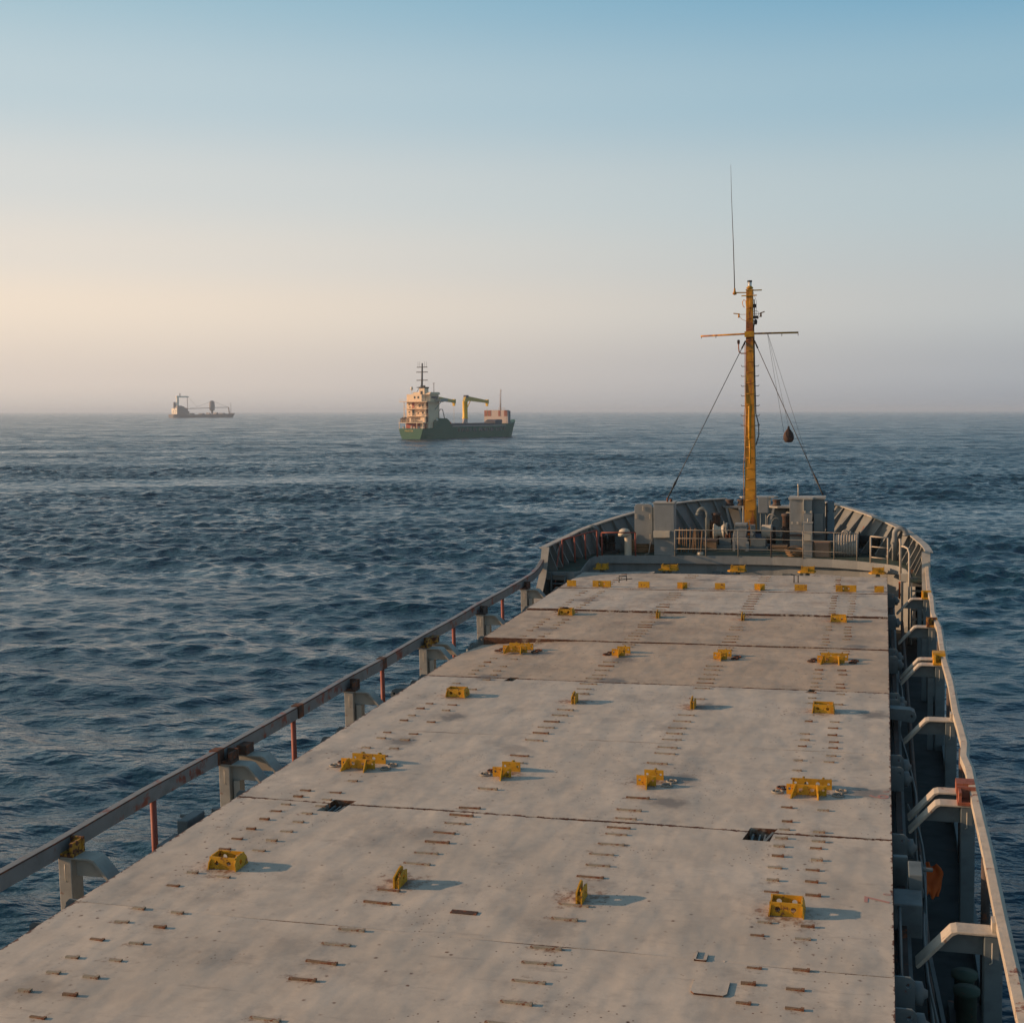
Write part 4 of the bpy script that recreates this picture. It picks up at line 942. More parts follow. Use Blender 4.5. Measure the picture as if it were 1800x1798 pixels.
q = MB(); q.tube([(-2.98, 49.7, 2.3), (-2.98, 49.7, 2.75)], .018, 8); q.lathe([(0, 2.7), (.03, 2.7), (.03, 2.78), (0, 2.8)], (-2.98, 49.7, 0), n=8); q.build("whip", M["ivory"], t)
t = thing("blue_panel", (-1.82, 49.8, .7), "narrow blue steel door leaf standing beside the locker tower", "panel")
q = MB(); q.box(-1.95, -1.70, 49.78, 49.83, .65, 2.14); q.build("leaf", mat("faded_blue_paint", (.10, .165, .205), .6, rust=.2, dirt=.4), t, bevel=.006)
q = MB(); q.box(-2.0, -1.95, 49.8, 49.9, .3, 2.1); q.build("frame", M["black"], t)
for z in (.95, 1.8):
    for x in (-1.95, -1.69): q = MB(); q.bar((x - .05, 49.76, z), (x + .05, 49.76, z), .03, .04); q.build("dog_handle", M["black"], t)
t = thing("cable_post", (-2.56, 48.4, .27), "slim grey post with a lamp box standing at the forecastle edge", "post")
q = MB(); q.box(-2.71, -2.41, 48.32, 48.5, .2, 1.50); q.build("casing", M["grey"], t, bevel=.01)
q = MB(); q.box(-2.73, -2.39, 48.3, 48.52, 1.50, 1.535); q.tube([(-2.56, 48.4, 1.53), (-2.56, 48.4, 1.66)], .03, 8); q.build("cap", M["pale"], t)
q = MB(); q.box(-2.69, -2.41, 48.14, 48.32, .90, 1.15); q.build("lamp_box", M["ivory"], t)
# plywood crate, rope reel, rope coil, basket, timber
t = thing("wrapped_crate", (-2.08, 48.75, .27), "brown plastic-wrapped crate between the grey post and rope reel", "crate")
q = MB(); q.box(-2.38, -1.79, 48.5, 49.0, .27, .78); q.build("crate_body", M["ply"], t, bevel=.02)
q = MB(); q.box(-2.40, -2.34, 48.47, 48.5, .27, .80); q.box(-1.84, -1.78, 48.47, 48.5, .27, .80); q.build("corner_post", M["wood"], t)
t = thing("rope_reel", (-1.27, 49.0, .1), "reel of thick pale mooring rope behind the railing", "rope reel")
q = MB()
for k in range(8):
    x = -1.60 + k * .094; q.torus((x, 49.1, .62), .36, .052, 'x', 26, 8)
q.build("rope_winding", M["rope2"], t)
q = MB(); q.tube([(-1.7, 49.1, .62), (-.86, 49.1, .62)], .30, 20); q.build("drum", M["black"], t)
for x in (-1.69, -.86): q = MB(); q.lathe([(0, 0), (.43, 0), (.43, .02), (0, .02)], (x, 49.1, .62), 'x', 24); q.build("flange", M["teal"], t)
q = MB(); q.torus((-1.30, 49.1, 1.06), .10, .035, 'y', 14, 6); q.torus((-1.12, 49.15, 1.05), .08, .03, 'x', 14, 6); q.build("rope_end", M["rope2"], t)
t = thing("rope_coil", (-8.72, 49.5, .27), "big brown coil of rope in front of the steel door", "rope coil")
q = MB()
for k, (R0, z) in enumerate(((.46, .32), (.48, .39), (.47, .46), (.50, .53), (.49, .60), (.46, .67), (.38, .70), (.28, .70))): q.torus((-8.72 + .01 * (k % 2), 49.5, z), R0, .042, 'z', 30, 7)
q.build("coil", M["rope"], t)
q = MB(); q.tube([(-8.3, 48.9, .7), (-8.34, 48.7, .3), (-8.45, 48.5, .28)], .02, 6); q.build("loose_end", M["rope2"], t)
t = thing("rope_basket", (-3.03, 48.75, .27), "low round basket of rope beside the slim grey post", "basket")
q = MB()
for R0, z in ((.26, .30), (.31, .36), (.34, .43), (.35, .50)): q.torus((-3.03, 48.75, z), R0, .03, 'z', 26, 6)
q.build("weave", M["rope"], t)
q = MB(); q.tube([(-3.36, 48.75, .5), (-3.2, 48.75, .6), (-3.03, 48.75, .63), (-2.86, 48.75, .6), (-2.7, 48.75, .5)], .015, 6); q.build("handle", M["rope"], t)
PN = ['leftmost', 'second from left', 'third from left', 'fourth from left', 'fifth from left', 'middle one', 'fifth from right', 'fourth from right', 'third from right', 'second from right', 'rightmost']
for k in range(11):
    x = -7.36 + k * .085 + random.uniform(-.02, .02); q = MB(); b_ = random.uniform(-.05, .06)
    q.tube([(x, 49.45, .27), (x + b_, 49.62, 1.1 + random.uniform(-.06, .08))], random.uniform(.022, .034), 8)
    tag(q.build("wooden_pole", M["wood"], origin=(x, 49.45, .27)), f"brown wooden pole, {PN[k]} of the leaning row right of the vent tower", "pole", "wooden poles leaning behind the railing")
# vents
def gooseneck(x, y, h, r, dx, label, m_="teal"):
    t = thing("gooseneck_vent", (x, y, dz(y)), label, "vent"); z0 = dz(y); R0 = r * 1.9
    pts = [(x, y, z0), (x, y, z0 + h - R0)] + [(x + dx * (R0 - R0 * math.cos(a_)), y, z0 + h - R0 + R0 * math.sin(a_)) for a_ in np.linspace(.3, math.pi, 8)]
    q = MB(); q.tube(pts, r, 14); q.build("pipe", M[m_], t)
    e = pts[-1]; q = MB(); q.lathe([(r * .9, -.08), (r * 1.25, -.08), (r * 1.25, .02), (r * .9, .02)], e, 'z', 14); q.build("mouth_collar", M[m_], t)
gooseneck(-10.28, 48.75, 1.0, .085, -1, "grey gooseneck vent against the left bulwark")
gooseneck(-6.45, 51.0, 1.48, .09, -1, "grey gooseneck vent behind the railing left of the winch", "teal")
gooseneck(.40, 47.9, 1.12, .095, 1, "grey gooseneck vent against the right bulwark", "grey")
t = thing("mushroom_vent", (-9.08, 48.45, .27), "white mushroom vent with a round cap beside the red guard", "vent")
q = MB(); q.lathe([(.135, .27), (.13, 1.02)], (-9.06, 48.45, 0), n=18); q.build("stem", M["ivory"], t)
q = MB(); q.lathe([(0, 1.25), (.10, 1.24), (.18, 1.19), (.235, 1.08), (.235, .98), (.215, .97), (.215, 1.05), (0, 1.06)], (-9.19, 48.45, 0), n=24); q.build("cap", M["ivory"], t)
# bollards
def bollard(x, y, pts, label, m_="black"):
    t = thing("bollard", (x, y, dz(y)), label, "bollard"); z0 = dz(y)
    xs_ = [x + p[0] for p in pts]; q = MB(); q.box(min(xs_) - .25, max(xs_) + .25, y - .25, y + .25, z0, z0 + .12); q.build("base", M[m_], t)
    for dx_, r_, h_ in pts:
        q = MB(); q.lathe([(r_, z0 + .1), (r_, z0 + h_ - .1), (r_ * 1.2, z0 + h_ - .09), (r_ * 1.2, z0 + h_), (0, z0 + h_ + .01)], (x + dx_, y, 0), n=18); q.lathe([(r_, z0 + h_ * .52), (r_ * 1.35, z0 + h_ * .52), (r_ * 1.35, z0 + h_ * .56), (r_, z0 + h_ * .56)], (x + dx_, y, 0), n=18); q.build("post", M[m_], t)
bollard(-9.95, 48.9, [(-.15, .13, .66), (.19, .13, .72)], "black twin bollard beside the left bulwark")
bollard(-6.13, 51.1, [(-.16, .10, 1.05), (.0, .15, 1.32)], "tall brown bollard behind the left winch drum", "brown")
bollard(-3.52, 51.6, [(0, .17, 1.25), (.42, .16, 1.2)], "tall dark bollard left of the locker tower", "brown")
bollard(.0, 49.4, [(-.22, .14, .62), (.22, .14, .62)], "black twin bollard behind the small guard frame on the right")
t = thing("rope_lead", (-11.0, 46.3, .4), "pale oval rope lead in the left bulwark", "rope lead")
q = MB(); q.torus((-11.19, 46.4, .55), .20, .055, 'x', 22, 8); q.build("ring", M["pale"], t)
t = thing("rope_lead", (1.1, 45.7, .4), "pale oval rope lead in the right bulwark", "rope lead")
q = MB(); q.torus((1.28, 45.8, .5), .20, .055, 'x', 22, 8); q.build("ring", M["pale"], t)
q = MB(); q.lathe([(0, .27), (.12, .27), (.12, .38), (0, .39)], (-6.42, 48.6, 0), n=14); tag(q.build("tank_lid", M["ivory"], origin=(-6.42, 48.6, .27)), "small pale round cap at the forecastle edge by the second post", "deck cap")
# windlass
t = thing("windlass", (-5.1, 50.6, .27), "dark grey anchor windlass with an ivory warping drum, below the mast", "windlass")
q = MB(); q.box(-6.0, -5.45, 50.2, 51.2, .27, .45); q.box(-5.95, -5.5, 50.4, 51.0, .45, .70); q.build("left_bed", M["teal"], t, bevel=.01)
q = MB(); q.box(-4.85, -4.1, 50.1, 51.2, .27, .42); q.box(-4.75, -4.2, 50.2, 50.9, .42, .72); q.build("right_bed", M["teal"], t, bevel=.01)
q = MB(); q.box(-5.42, -4.86, 50.2, 50.8, .27, .75); q.prism([(-5.42, .75), (-4.92, .75), (-4.86, 1.16), (-5.34, 1.2)], 'y', 50.25, 50.75); q.build("gearbox", M["grey"], t, bevel=.025)
q = MB(); q.box(-5.34, -4.9, 50.2, 50.8, 1.18, 1.26); q.build("gearbox_lid", M["grey"], t)
q = MB(); q.lathe([(0, -.01), (.29, 0), (.30, .03), (.24, .09), (.185, .18), (.185, .24), (.24, .33), (.31, .39), (.30, .42), (0, .43)], (-6.18, 50.7, .92), 'x', 26); q.build("warping_drum", M["ivory"], t)
q = MB(); q.tube([(-6.1, 50.7, .92), (-3.95, 50.7, .92)], .055, 12); q.build("shaft", M["black"], t)
q = MB(); q.lathe([(0, 0), (.24, 0), (.27, .02), (.26, .30), (.29, .33), (.29, .38), (0, .38)], (-4.38, 50.7, .92), 'x', 24); q.build("rope_drum", M["pale"], t)
q = MB(); q.lathe([(.27, 0), (.30, 0), (.30, .1), (.27, .1)], (-5.72, 50.7, .95), 'x', 24)
for k in range(4):
    a_ = k * math.pi / 4; q.bar((-5.67, 50.7 - .27 * math.cos(a_), .95 - .27 * math.sin(a_)), (-5.67, 50.7 + .27 * math.cos(a_), .95 + .27 * math.sin(a_)), .03, .03)
q.build("hand_wheel", M["teal"], t)
q = MB(); q.lathe([(0, 0), (.17, 0), (.17, .05), (.11, .06), (.11, .12), (.17, .13), (.17, .18), (0, .18)], (-5.70, 50.55, .80), 'x', 16); q.build("chain_gypsy", M["rust"], t)
q = MB(); q.bar((-5.62, 50.3, .85), (-5.74, 50.15, 1.36), .02, .03); q.bar((-4.70, 50.25, .8), (-4.80, 50.15, 1.42), .02, .03); q.build("lever", M["pale"], t)
q = MB(); q.box(-4.78, -4.60, 50.3, 50.5, .72, 1.22); q.tube([(-4.69, 50.3, .9), (-4.69, 50.1, .9)], .06, 10); q.build("control_stand", M["grey"], t)
q = MB(); q.box(-4.62, -4.22, 50.5, 50.85, .6, .86); q.build("motor", mat("motor_blue", (.05, .09, .15), .5, dirt=.5), t, bevel=.03)
q = MB(); q.box(-4.92, -4.80, 50.0, 50.1, .27, .62); q.box(-5.4, -5.3, 50.0, 50.1, .27, .62); q.build("foot", M["grey"], t)
t = thing("deck_chest", (-6.2, 50.3, .27), "low wooden-topped deck chest left of the windlass", "chest")
q = MB(); q.box(-6.48, -6.0, 50.0, 50.7, .27, .62); q.build("body", M["wood"], t, bevel=.01)
q = MB(); q.box(-6.5, -5.98, 49.98, 50.72, .62, .66); q.build("lid", M["brown"], t)
for (x, h), lb in zip(((-4.30, 1.45), (-4.12, 1.3), (-5.22, 1.75)), ("green-grey bent pipe right of the mast foot", "dark thin pipe right of the mast foot", "pale thin pipe left of the mast foot")):
    q = MB(); q.tube([(x, 52.2, .27), (x, 52.2, h - .15), (x + .08, 52.2, h - .03), (x + .2, 52.2, h), (x + .3, 52.15, h - .1)] if x > -5 else [(x, 52.2, .27), (x, 52.2, h)], .025, 8)
    tag(q.build("vent_pipe", M["teal"] if x > -4.2 else M["pale"], origin=(x, 52.2, .27)), lb, "pipe")
t = thing("switch_cabinet", (-4.44, 51.8, .27), "grey cabinet on a stand just right of the mast", "cabinet")
q = MB(); q.box(-4.58, -4.22, 51.5, 51.75, 1.55, 2.16); q.build("box", M["grey"], t, bevel=.01)
q = MB(); q.tube([(-4.5, 51.65, .27), (-4.5, 51.65, 1.55)], .03, 8); q.tube([(-4.3, 51.65, .27), (-4.3, 51.65, 1.55)], .03, 8); q.build("stand", M["teal"], t)
q = MB(); q.lathe([(0, .27), (.24, .27), (.24, .95), (.2, 1.0), (0, 1.0)], (-4.2, 51.95, 0), n=20); tag(q.build("hawse_cover", M["black"], origin=(-4.2, 51.95, .27)), "black drum-shaped cover right of the mast foot", "cover")

# ------------------------------------------------------------------ foremast
MX, MY = XC, 52.5
t = thing("foremast", (MX, MY, .27), "tall ochre steel foremast with crossyard, ladder rungs and a lamp on top", "mast")
q = MB(); zb, zt = .27, 10.02; w0, w1 = .225, .125
vs = [(MX + i * w, MY + j * w, z) for z, w in ((zb, w0), (zt, w1)) for j in (-1, 1) for i in (-1, 1)]
q.add(vs, [(0, 2, 3, 1), (4, 5, 7, 6), (0, 1, 5, 4), (2, 6, 7, 3), (0, 4, 6, 2), (1, 3, 7, 5)]); q.build("mast_column", M["mast"], t, bevel=.012)
wz = lambda z: w0 + (w1 - w0) * (z - zb) / (zt - zb)
for k, z in enumerate(np.arange(.75, 9.4, .41)):
    w_ = wz(z); q = MB(); q.tube([(MX - w_ * .7, MY - w_ - .002, z), (MX - w_ * .7, MY - w_ - .08, z), (MX + w_ * .9, MY - w_ - .08, z), (MX + w_ * .9, MY - w_ - .002, z)], .012, 6); q.build("rung", M["mast"], t)
for z in np.arange(4.85, 7.4, .38):
    for s in (-1, 1):
        w_ = wz(z); q = MB(); q.tube([(MX + s * w_, MY, z), (MX + s * (w_ + .16), MY, z), (MX + s * (w_ + .18), MY, z + .05)], .012, 6); q.build("side_step", M["rust"], t)
q = MB(); q.tube([(MX - 1.86, MY - .2, 8.33), (MX, MY - .22, 8.37), (MX + 1.84, MY - .2, 8.36)], .035, 8); q.build("crossyard", M["mast"], t)
q = MB(); q.box(MX - .18, MX + .18, MY - .26, MY - .14, 8.25, 8.46); q.build("yard_clamp", M["yellow"], t)
for dx_ in (-1.84, -1.28, 1.22, 1.83):
    q = MB(); q.tube([(MX + dx_, MY - .2, 8.34), (MX + dx_, MY - .2, 8.24)], .012, 6); q.build("yard_eye", M["rust"], t)
q = MB(); q.box(MX - .14, MX + .14, MY - .14, MY + .14, 10.02, 10.06); q.box(MX + .02, MX + .46, MY - .05, MY + .02, 10.0, 10.04); q.box(MX - .30, MX + .28, MY - .17, MY - .12, 9.80, 9.84); q.build("top_plate", M["yellow"], t)
la = MB(); la.lathe([(0, 10.06), (.11, 10.08), (.14, 10.12), (.07, 10.19), (0, 10.19)], (MX, MY, 0), n=16); lo_ = la.build("mast_lamp", M["yellow"], t)
q = MB(); q.lathe([(.075, 10.19), (.08, 10.34), (.0, 10.34)], (MX, MY, 0), n=16); q.build("lens", M["glass"], lo_)
q = MB(); q.lathe([(0, 10.34), (.095, 10.34), (.09, 10.40), (0, 10.41)], (MX, MY, 0), n=16); q.build("lamp_cap", M["black"], lo_)
q = MB(); q.bar((MX - .12, MY - .1, 9.94), (MX - .54, MY - .12, 9.95), .05, .04); q.lathe([(0, 9.86), (.07, 9.88), (.085, 9.93), (.04, 10.0), (.03, 10.12), (0, 10.12)], (MX - .56, MY - .12, 0), n=12); q.build("antenna_bracket", M["mast"], t)
q = MB(); q.tube([(MX - .56, MY - .12, 10.1), (MX - .60, MY - .12, 11.8), (MX - .66, MY - .12, 13.6), (MX - .68, MY - .12, 14.78)], [.020, .016, .010, .005], 6); q.build("whip_antenna", M["brown"], t)
q = MB(); q.tube([(MX + .03, MY - .16, 9.72), (MX + .03, MY - .16, 9.25)], .016, 6); q.build("gauge_bar", M["yellow"], t)
q = MB(); q.tube([(MX - .13, MY, 9.4), (MX - .15, MY, 9.62), (MX - .22, MY, 9.68), (MX - .28, MY, 9.6), (MX - .26, MY, 9.45), (MX - .2, MY, 9.38)], .015, 6); q.build("cable_loop", M["mast"], t)
for s in (-1, 1):
    q = MB(); q.tube([(MX + s * .12, MY, 9.12), (MX + s * .42, MY, 9.12)], .008, 5); q.tube([(MX + s * .12, MY, 8.86), (MX + s * .3, MY, 8.93), (MX + s * .42, MY, 9.1)], .008, 5)
    q.bar((MX + s * .38, MY, 9.14), (MX + s * (.56 if s > 0 else .62), MY, 9.20 if s > 0 else 9.17), .08, .035); q.lathe([(0, 0), (.035, 0), (.03, .14), (0, .15)], (MX + s * .42, MY, 9.0), n=8); q.build("navigation_lamp", M["mast"], t)
q = MB(); q.tube([(MX + .17, MY - .05, 9.68), (MX + .2, MY - .05, 8.9), (MX + .15, MY - .05, 8.6), (MX + .17, MY - .05, 7.9), (MX + .19, MY - .05, 6.6), (MX + .22, MY - .05, 5.3), (MX + .32, MY - .05, 4.9), (MX + .33, MY - .05, 4.5), (MX + .22, MY - .05, 4.1)], .022, 6); q.build("cable", M["brown"], t)
q = MB(); q.lathe([(0, 8.72), (.05, 8.72), (.07, 8.85), (.03, 8.92), (0, 8.92)], (MX + .22, MY, 0), n=10); q.box(MX + .13, MX + .24, MY - .05, MY + .05, 9.36, 9.5); q.box(MX + .12, MX + .32, MY - .06, MY + .06, 8.95, 9.05); q.build("bell", M["brown"], t)
q = MB(); q.torus((MX + .22, MY, 9.12), .12, .008, 'y', 18, 5); q.tube([(MX + .19, MY, 8.98), (MX + .19, MY, 9.5)], .007, 5); q.tube([(MX + .25, MY, 8.98), (MX + .25, MY, 9.6), (MX + .12, MY, 10.0)], .006, 5); q.build("hoop", M["wire"], t)
q = MB(); q.tube([(MX - .14, MY - .05, 7.63), (MX - .33, MY - .05, 7.63), (MX - .41, MY - .05, 7.70), (MX - .43, MY - .05, 7.86), (MX - .43, MY - .05, 8.0)], .022, 8); q.build("lamp_arm", M["mast"], t)
q = MB(); q.lathe([(0, 7.98), (.045, 8.0), (.055, 8.1), (.04, 8.15), (0, 8.16)], (MX - .43, MY - .05, 0), n=12); q.build("lamp_head", M["rust"], t)
q = MB(); q.lathe([(0, 4.3), (.05, 4.35), (.07, 4.9), (.05, 5.5), (.06, 5.6), (0, 5.62)], (MX + .0, MY - .30, 0), n=12); q.tube([(MX, MY - .3, 4.3), (MX + .02, MY - .28, 3.4)], .035, 8); q.build("horn", M["yellow"], t)
q = MB(); q.tube([(MX - .18, MY - .1, 8.0), (MX - .18, MY - .2, 5.6), (MX - .22, MY - .2, 5.2), (MX - .19, MY - .2, 3.9), (MX - .25, MY - .2, 3.3), (MX - .23, MY - .2, 1.6)], .014, 6); q.build("pipe_run", M["mast"], t)
# stays
def stay(a_, b_, label, r=.014):
    a_ = Vector(a_); b_ = Vector(b_); d_ = (b_ - a_)
    t = thing("mast_stay", tuple(b_), label, "stay"); q = MB(); q.tube([a_, b_], r, 6); q.build("wire", M["wire"], t)
    q = MB(); p = [a_ + d_ * f for f in (.86, .90, .905, .93, .97, 1.0)]; q.tube(p, [.02, .035, .05, .03, .025, .03], 8); q.build("turnbuckle", M["black"], t)
    q = MB(); q.tube([a_, a_ + d_ * .05], .03, 8); q.build("upper_shackle", M["black"], t)
stay((MX - .16, MY - .1, 8.1), (-7.62, 48.7, 2.33), "taut wire stay from the mast down to the left vent tower")
stay((MX + .18, MY - .1, 8.1), (-2.10, 49.7, 2.40), "taut wire stay from the mast down to the locker tower")
for b_, lb in (((-3.80, 54.6, 4.3), "thin halyard from the crossyard down towards the black ball"), ((-2.5, 55.0, 2.0), "thin outer halyard from the crossyard to the bow")):
    q = MB(); q.tube([(MX + .68 + (.02 if b_[0] > -3 else 0), MY - .2, 8.34), b_] + ([(-3.44, 51.9, 4.72)] if b_[0] < -3 and False else []), .006, 5); tag(q.build("halyard", M["wire"], origin=b_), lb, "halyard")
t = thing("anchor_ball", (-3.42, 51.2, 4.25), "rusty black pear-shaped ball hanging in the air right of the mast", "signal ball")
q = MB(); q.lathe([(0, 4.24), (.12, 4.25), (.19, 4.34), (.20, 4.46), (.17, 4.58), (.10, 4.69), (.045, 4.76), (.035, 4.84), (0, 4.86)], (-3.42, 51.2, 0), n=22); q.build("ball", M["ball"], t)
q = MB(); q.tube([(-3.42, 51.2, 4.84), (MX + .7, MY - .2, 8.33)], .005, 5); q.build("hanging_line", M["wire"], t)

for x, y, lb in ((-7.0, 52.6, "left rusty chain stopper ahead of the wooden poles"), (-3.1, 52.9, "right rusty chain stopper behind the locker tower")):
    t = thing("chain_stopper", (x, y, .27), lb, "chain stopper"); q = MB(); q.box(x - .2, x + .2, y - .5, y + .5, .27, .45); q.build("bed", M["teal"], t); q = MB()
    for k in range(7): q.torus((x, y - .6 + k * .2, .52), .09, .03, 'z' if k % 2 else 'x', 12, 6)
    q.build("chain", M["rust"], t)
t = thing("fire_hose_box", (-8.88, 50.75, .27), "dull red hose box behind the open steel door", "hose box"); q = MB(); q.box(-9.0, -8.75, 50.6, 50.9, .27, 1.0); q.build("box_body", M["red"], t, bevel=.02)
t = thing("mooring_winch", (-.35, 49.9, .27), "dark mooring winch in shade behind the small guard frame", "winch")
q = MB(); q.lathe([(0, -.4), (.3, -.4), (.3, -.36), (.16, -.34), (.16, .3), (.3, .32), (.3, .36), (0, .36)], (-.45, 50.1, .72), 'x', 20); q.build("drum", M["black"], t)
q = MB(); q.box(-.95, .1, 49.8, 50.4, .27, .42); q.box(-.95, -.85, 50.0, 50.2, .42, .8); q.build("frame", M["teal"], t)
t = thing("pallet", (-3.9, 50.6, .27), "low wooden dunnage stack left of the locker tower", "dunnage")
for k in range(3): q = MB(); q.box(-4.0, -3.4, 50.0 , 50.7, .28 + k * .07, .33 + k * .07); q.build("board", M["wood"], t)
# ================================================================== other ships (level world frame)
def cam_point(lx, D, z=0.0):
    """point D metres out along the level view direction and lx to the right"""
    f_ = RW @ np.array([0, 0, 1.]); f_ = np.array([f_[0], f_[1], 0]); f_ /= np.linalg.norm(f_); r_ = np.array([f_[1], -f_[0], 0])
    p = f_ * D + r_ * lx; return Vector((p[0], p[1], z)), Vector(f_), Vector(r_)
class LM(MB):
    """mesh given in a ship's own (s aft->bow, t to port, z up) frame"""
    def __init__(s, fr): super().__init__(); s.fr = fr
    def build(s, *a_, **k):
        o, S_, T_ = s.fr; s.v = [tuple(o + S_ * v[0] + T_ * v[1] + Vector((0, 0, v[2]))) for v in s.v]; return super().build(*a_, **k)
def frame_at(lx, D, deg):
    o, f_, r_ = cam_point(lx, D); a_ = math.radians(deg); S_ = f_ * math.cos(a_) + r_ * math.sin(a_); T_ = -(r_ * math.cos(a_) - f_ * math.sin(a_)); return (o, S_, T_)
def loft_hull(mb, L, B, sta, zw):
    """sta: (s, half-width at deck, half-width at waterline, deck z)"""
    n = len(sta); c = B / 2; lev = 5; vs = []
    for side in (-1, 1):
        for s_, hd, hw, zd in sta:
            for k in range(lev):
                f = k / (lev - 1); z = zw + (zd - zw) * f; h = hw + (hd - hw) * (f ** .6); rake = (s_ - L) * 0
                ss = s_ + (1 - f) * (-6.5 if s_ >= L - .1 else (-3.0 if s_ > L - 6 else (-1 if s_ > L - 12 else 0)))
                vs.append((ss, c + side * h, z))
    fs = []
    for q in range(2):
        o = q * n * lev
        for i in range(n - 1):
            for k in range(lev - 1): fs.append((o + i * lev + k, o + (i + 1) * lev + k, o + (i + 1) * lev + k + 1, o + i * lev + k + 1))
    for k in range(lev - 1): fs.append((k, k + 1, n * lev + k + 1, n * lev + k))
    for i in range(n - 1):
        a_ = i * lev + lev - 1; b_ = (i + 1) * lev + lev - 1; fs.append((a_, b_, n * lev + b_, n * lev + a_))
    mb.add(vs, fs)

# ---- the green coaster
G = frame_at(-35.6, 541, 30); L_, B_ = 84.0, 12.5
o0 = G[0] + G[1] * 40 + G[2] * 6.2
gs = thing("green_cargo_ship", tuple(o0), "green-hulled coaster with cream superstructure and yellow deck cranes, nearer of two ships ahead", "cargo ship", ship=False)
m = LM(G)
loft_hull(m, L_, B_, [(0, 5.9, 3.4, 4.4), (1.5, 6.2, 4.9, 4.4), (8, 6.25, 6.0, 4.6), (19.9, 6.25, 6.2, 5.0), (40, 6.25, 6.25, 5.15), (62, 6.25, 6.2, 5.6), (70, 5.9, 5.2, 5.95), (76, 4.6, 3.4, 6.6), (81, 2.4, 1.3, 7.2), (84, .3, .05, 7.7)], -1.0)
gh = m.build("hull", M["ghull"], gs)
m = LM(G)
for t0 in (0.02, 12.3): m.prism([(7.5, 4.4), (21.5, 4.9), (19.2, 7.6), (17.5, 8.5), (10, 8.6), (7.5, 7.0)], 'y', t0, t0 + .15)
m.build("poop_side", M["ghull"], gs)
m = LM(G)
for s_, w_ in [(26 + i * 2.35 + (.4 if i % 3 else -.2), 1.0 + .5 * (i % 2)) for i in range(17)]:
    m.box(s_, s_ + w_, -.06, .0, 2.9 + (.35 if s_ > 60 else 0) , 4.3 + (.35 if s_ > 60 else 0))
o = m.build("freeing_port", M["gwin"], gs); o['kind'] = "stuff"
m = LM(G)
for i in range(9): m.box(27.2 + i * 4.3, 27.9 + i * 4.3, -.07, 0, 2.9, 4.2)
o = m.build("side_marking", M["teal"], gs); o['kind'] = "stuff"
m = LM(G); m.box(22, 66, -.02, .12, 5.0, 5.35); m.build("gunwale", M["pink"], gs)
m = LM(G); m.box(23, 64, 1.3, 11.2, 5.0, 6.3); m.build("hatch_coaming", M["fgrey"], gs)
m = LM(G); m.box(58, 64.0, .9, 6.5, 5.6, 7.0); m.prism([(57.5, 7.0), (60, 7.8), (64, 7.8), (64.5, 7.0)], 'y', 1, 6); m.build("cargo_tarpaulin", M["fgrey"], gs)
# name on the transom
def ship_text(txt, size, fr, s_, t_, z, m_, parent):
    cu_ = bpy.data.curves.new("tmp_text", 'FONT'); cu_.body = txt; cu_.size = size; cu_.align_x = 'CENTER'; cu_.extrude = .02
    tt = bpy.data.objects.new("tmp_text", cu_); COL.objects.link(tt); bpy.context.view_layer.update(); dg = bpy.context.evaluated_depsgraph_get()
    me = bpy.data.meshes.new_from_object(tt.evaluated_get(dg)); bpy.data.objects.remove(tt); me.materials.clear(); me.materials.append(M[m_]); me.name = "ship_name"
    o_, S_, T_ = fr; p = o_ + S_ * s_ + T_ * t_ + Vector((0, 0, z)); og = Vector(ORG[parent.name])
    X_, Y_, Z_ = -T_, Vector((0, 0, 1)), -S_
    me.transform(Matrix.Translation(p - og) @ Matrix([[X_.x, Y_.x, Z_.x, 0], [X_.y, Y_.y, Z_.y, 0], [X_.z, Y_.z, Z_.z, 0], [0, 0, 0, 1]]))
    o = bpy.data.objects.new("ship_name", me); COL.objects.link(o); o.parent = parent; ORG[o.name] = tuple(og)
ship_text("MINSTER", 1.05, G, -.08, 7.1, 3.1, "yname", gs)
# superstructure
sup = LM(G)
sup.box(4.4, 12.6, .6, 11.2, 4.6, 15.3); house = sup.build("superstructure", M["cream"], gs)
m = LM(G); m.box(3.0, 4.4, 1.6, 3.6, 4.6, 9.4); m.box(3.2, 4.4, 5.2, 9.4, 4.6, 6.8); m.build("aft_house", M["cream"], gs)
m = LM(G); m.box(3.1, 4.4, 1.5, 10.8, 4.5, 6.6); m.build("red_bulkhead", M["gred"], gs)
for z, s0, t0, t1, s1 in ((6.8, -.1, .3, 12.2, 8.0), (9.4, 2.2, .2, 11.4, 5.2), (12.4, 2.4, .2, 11.4, 5.2), (15.3, 1.6, -.6, 13.0, 14.0)):
    m = LM(G); m.box(s0, s1, t0, t1, z - .12, z + .12)
    d_ = m.build("deck_level", M["cream"], house)
    m = LM(G)
    for h in (.55, 1.05): m.box(s0, s0 + .06, t0, t1, z + h, z + h + .06)
    for t_ in np.arange(t0, t1 + .1, 1.3): m.box(s0, s0 + .06, t_, t_ + .06, z, z + 1.1)
    m.build("deck_railing", M["cream"], house)
for t_, z, w_, h in ((10.0, 16.8, .9, .8), (9.9, 15.9, .9, .35), (10.0, 14.0, .5, .5), (9.6, 12.9, .9, .45), (9.9, 10.9, .8, .5), (9.8, 10.0, .5, .4)):
    m = LM(G); m.box(4.33, 4.42, t_ - w_ / 2, t_ + w_ / 2, z - .1, z - .1 + h); m.build("window", M["gwin"], house)
m = LM(G); m.box(4.30, 4.41, 7.4, 8.5, 12.6, 14.9); m.build("red_door", M["gred"], house)
m = LM(G); m.box(4.30, 4.41, 7.4, 8.5, 9.6, 12.0); m.build("dark_doorway", M["gwin"], house)
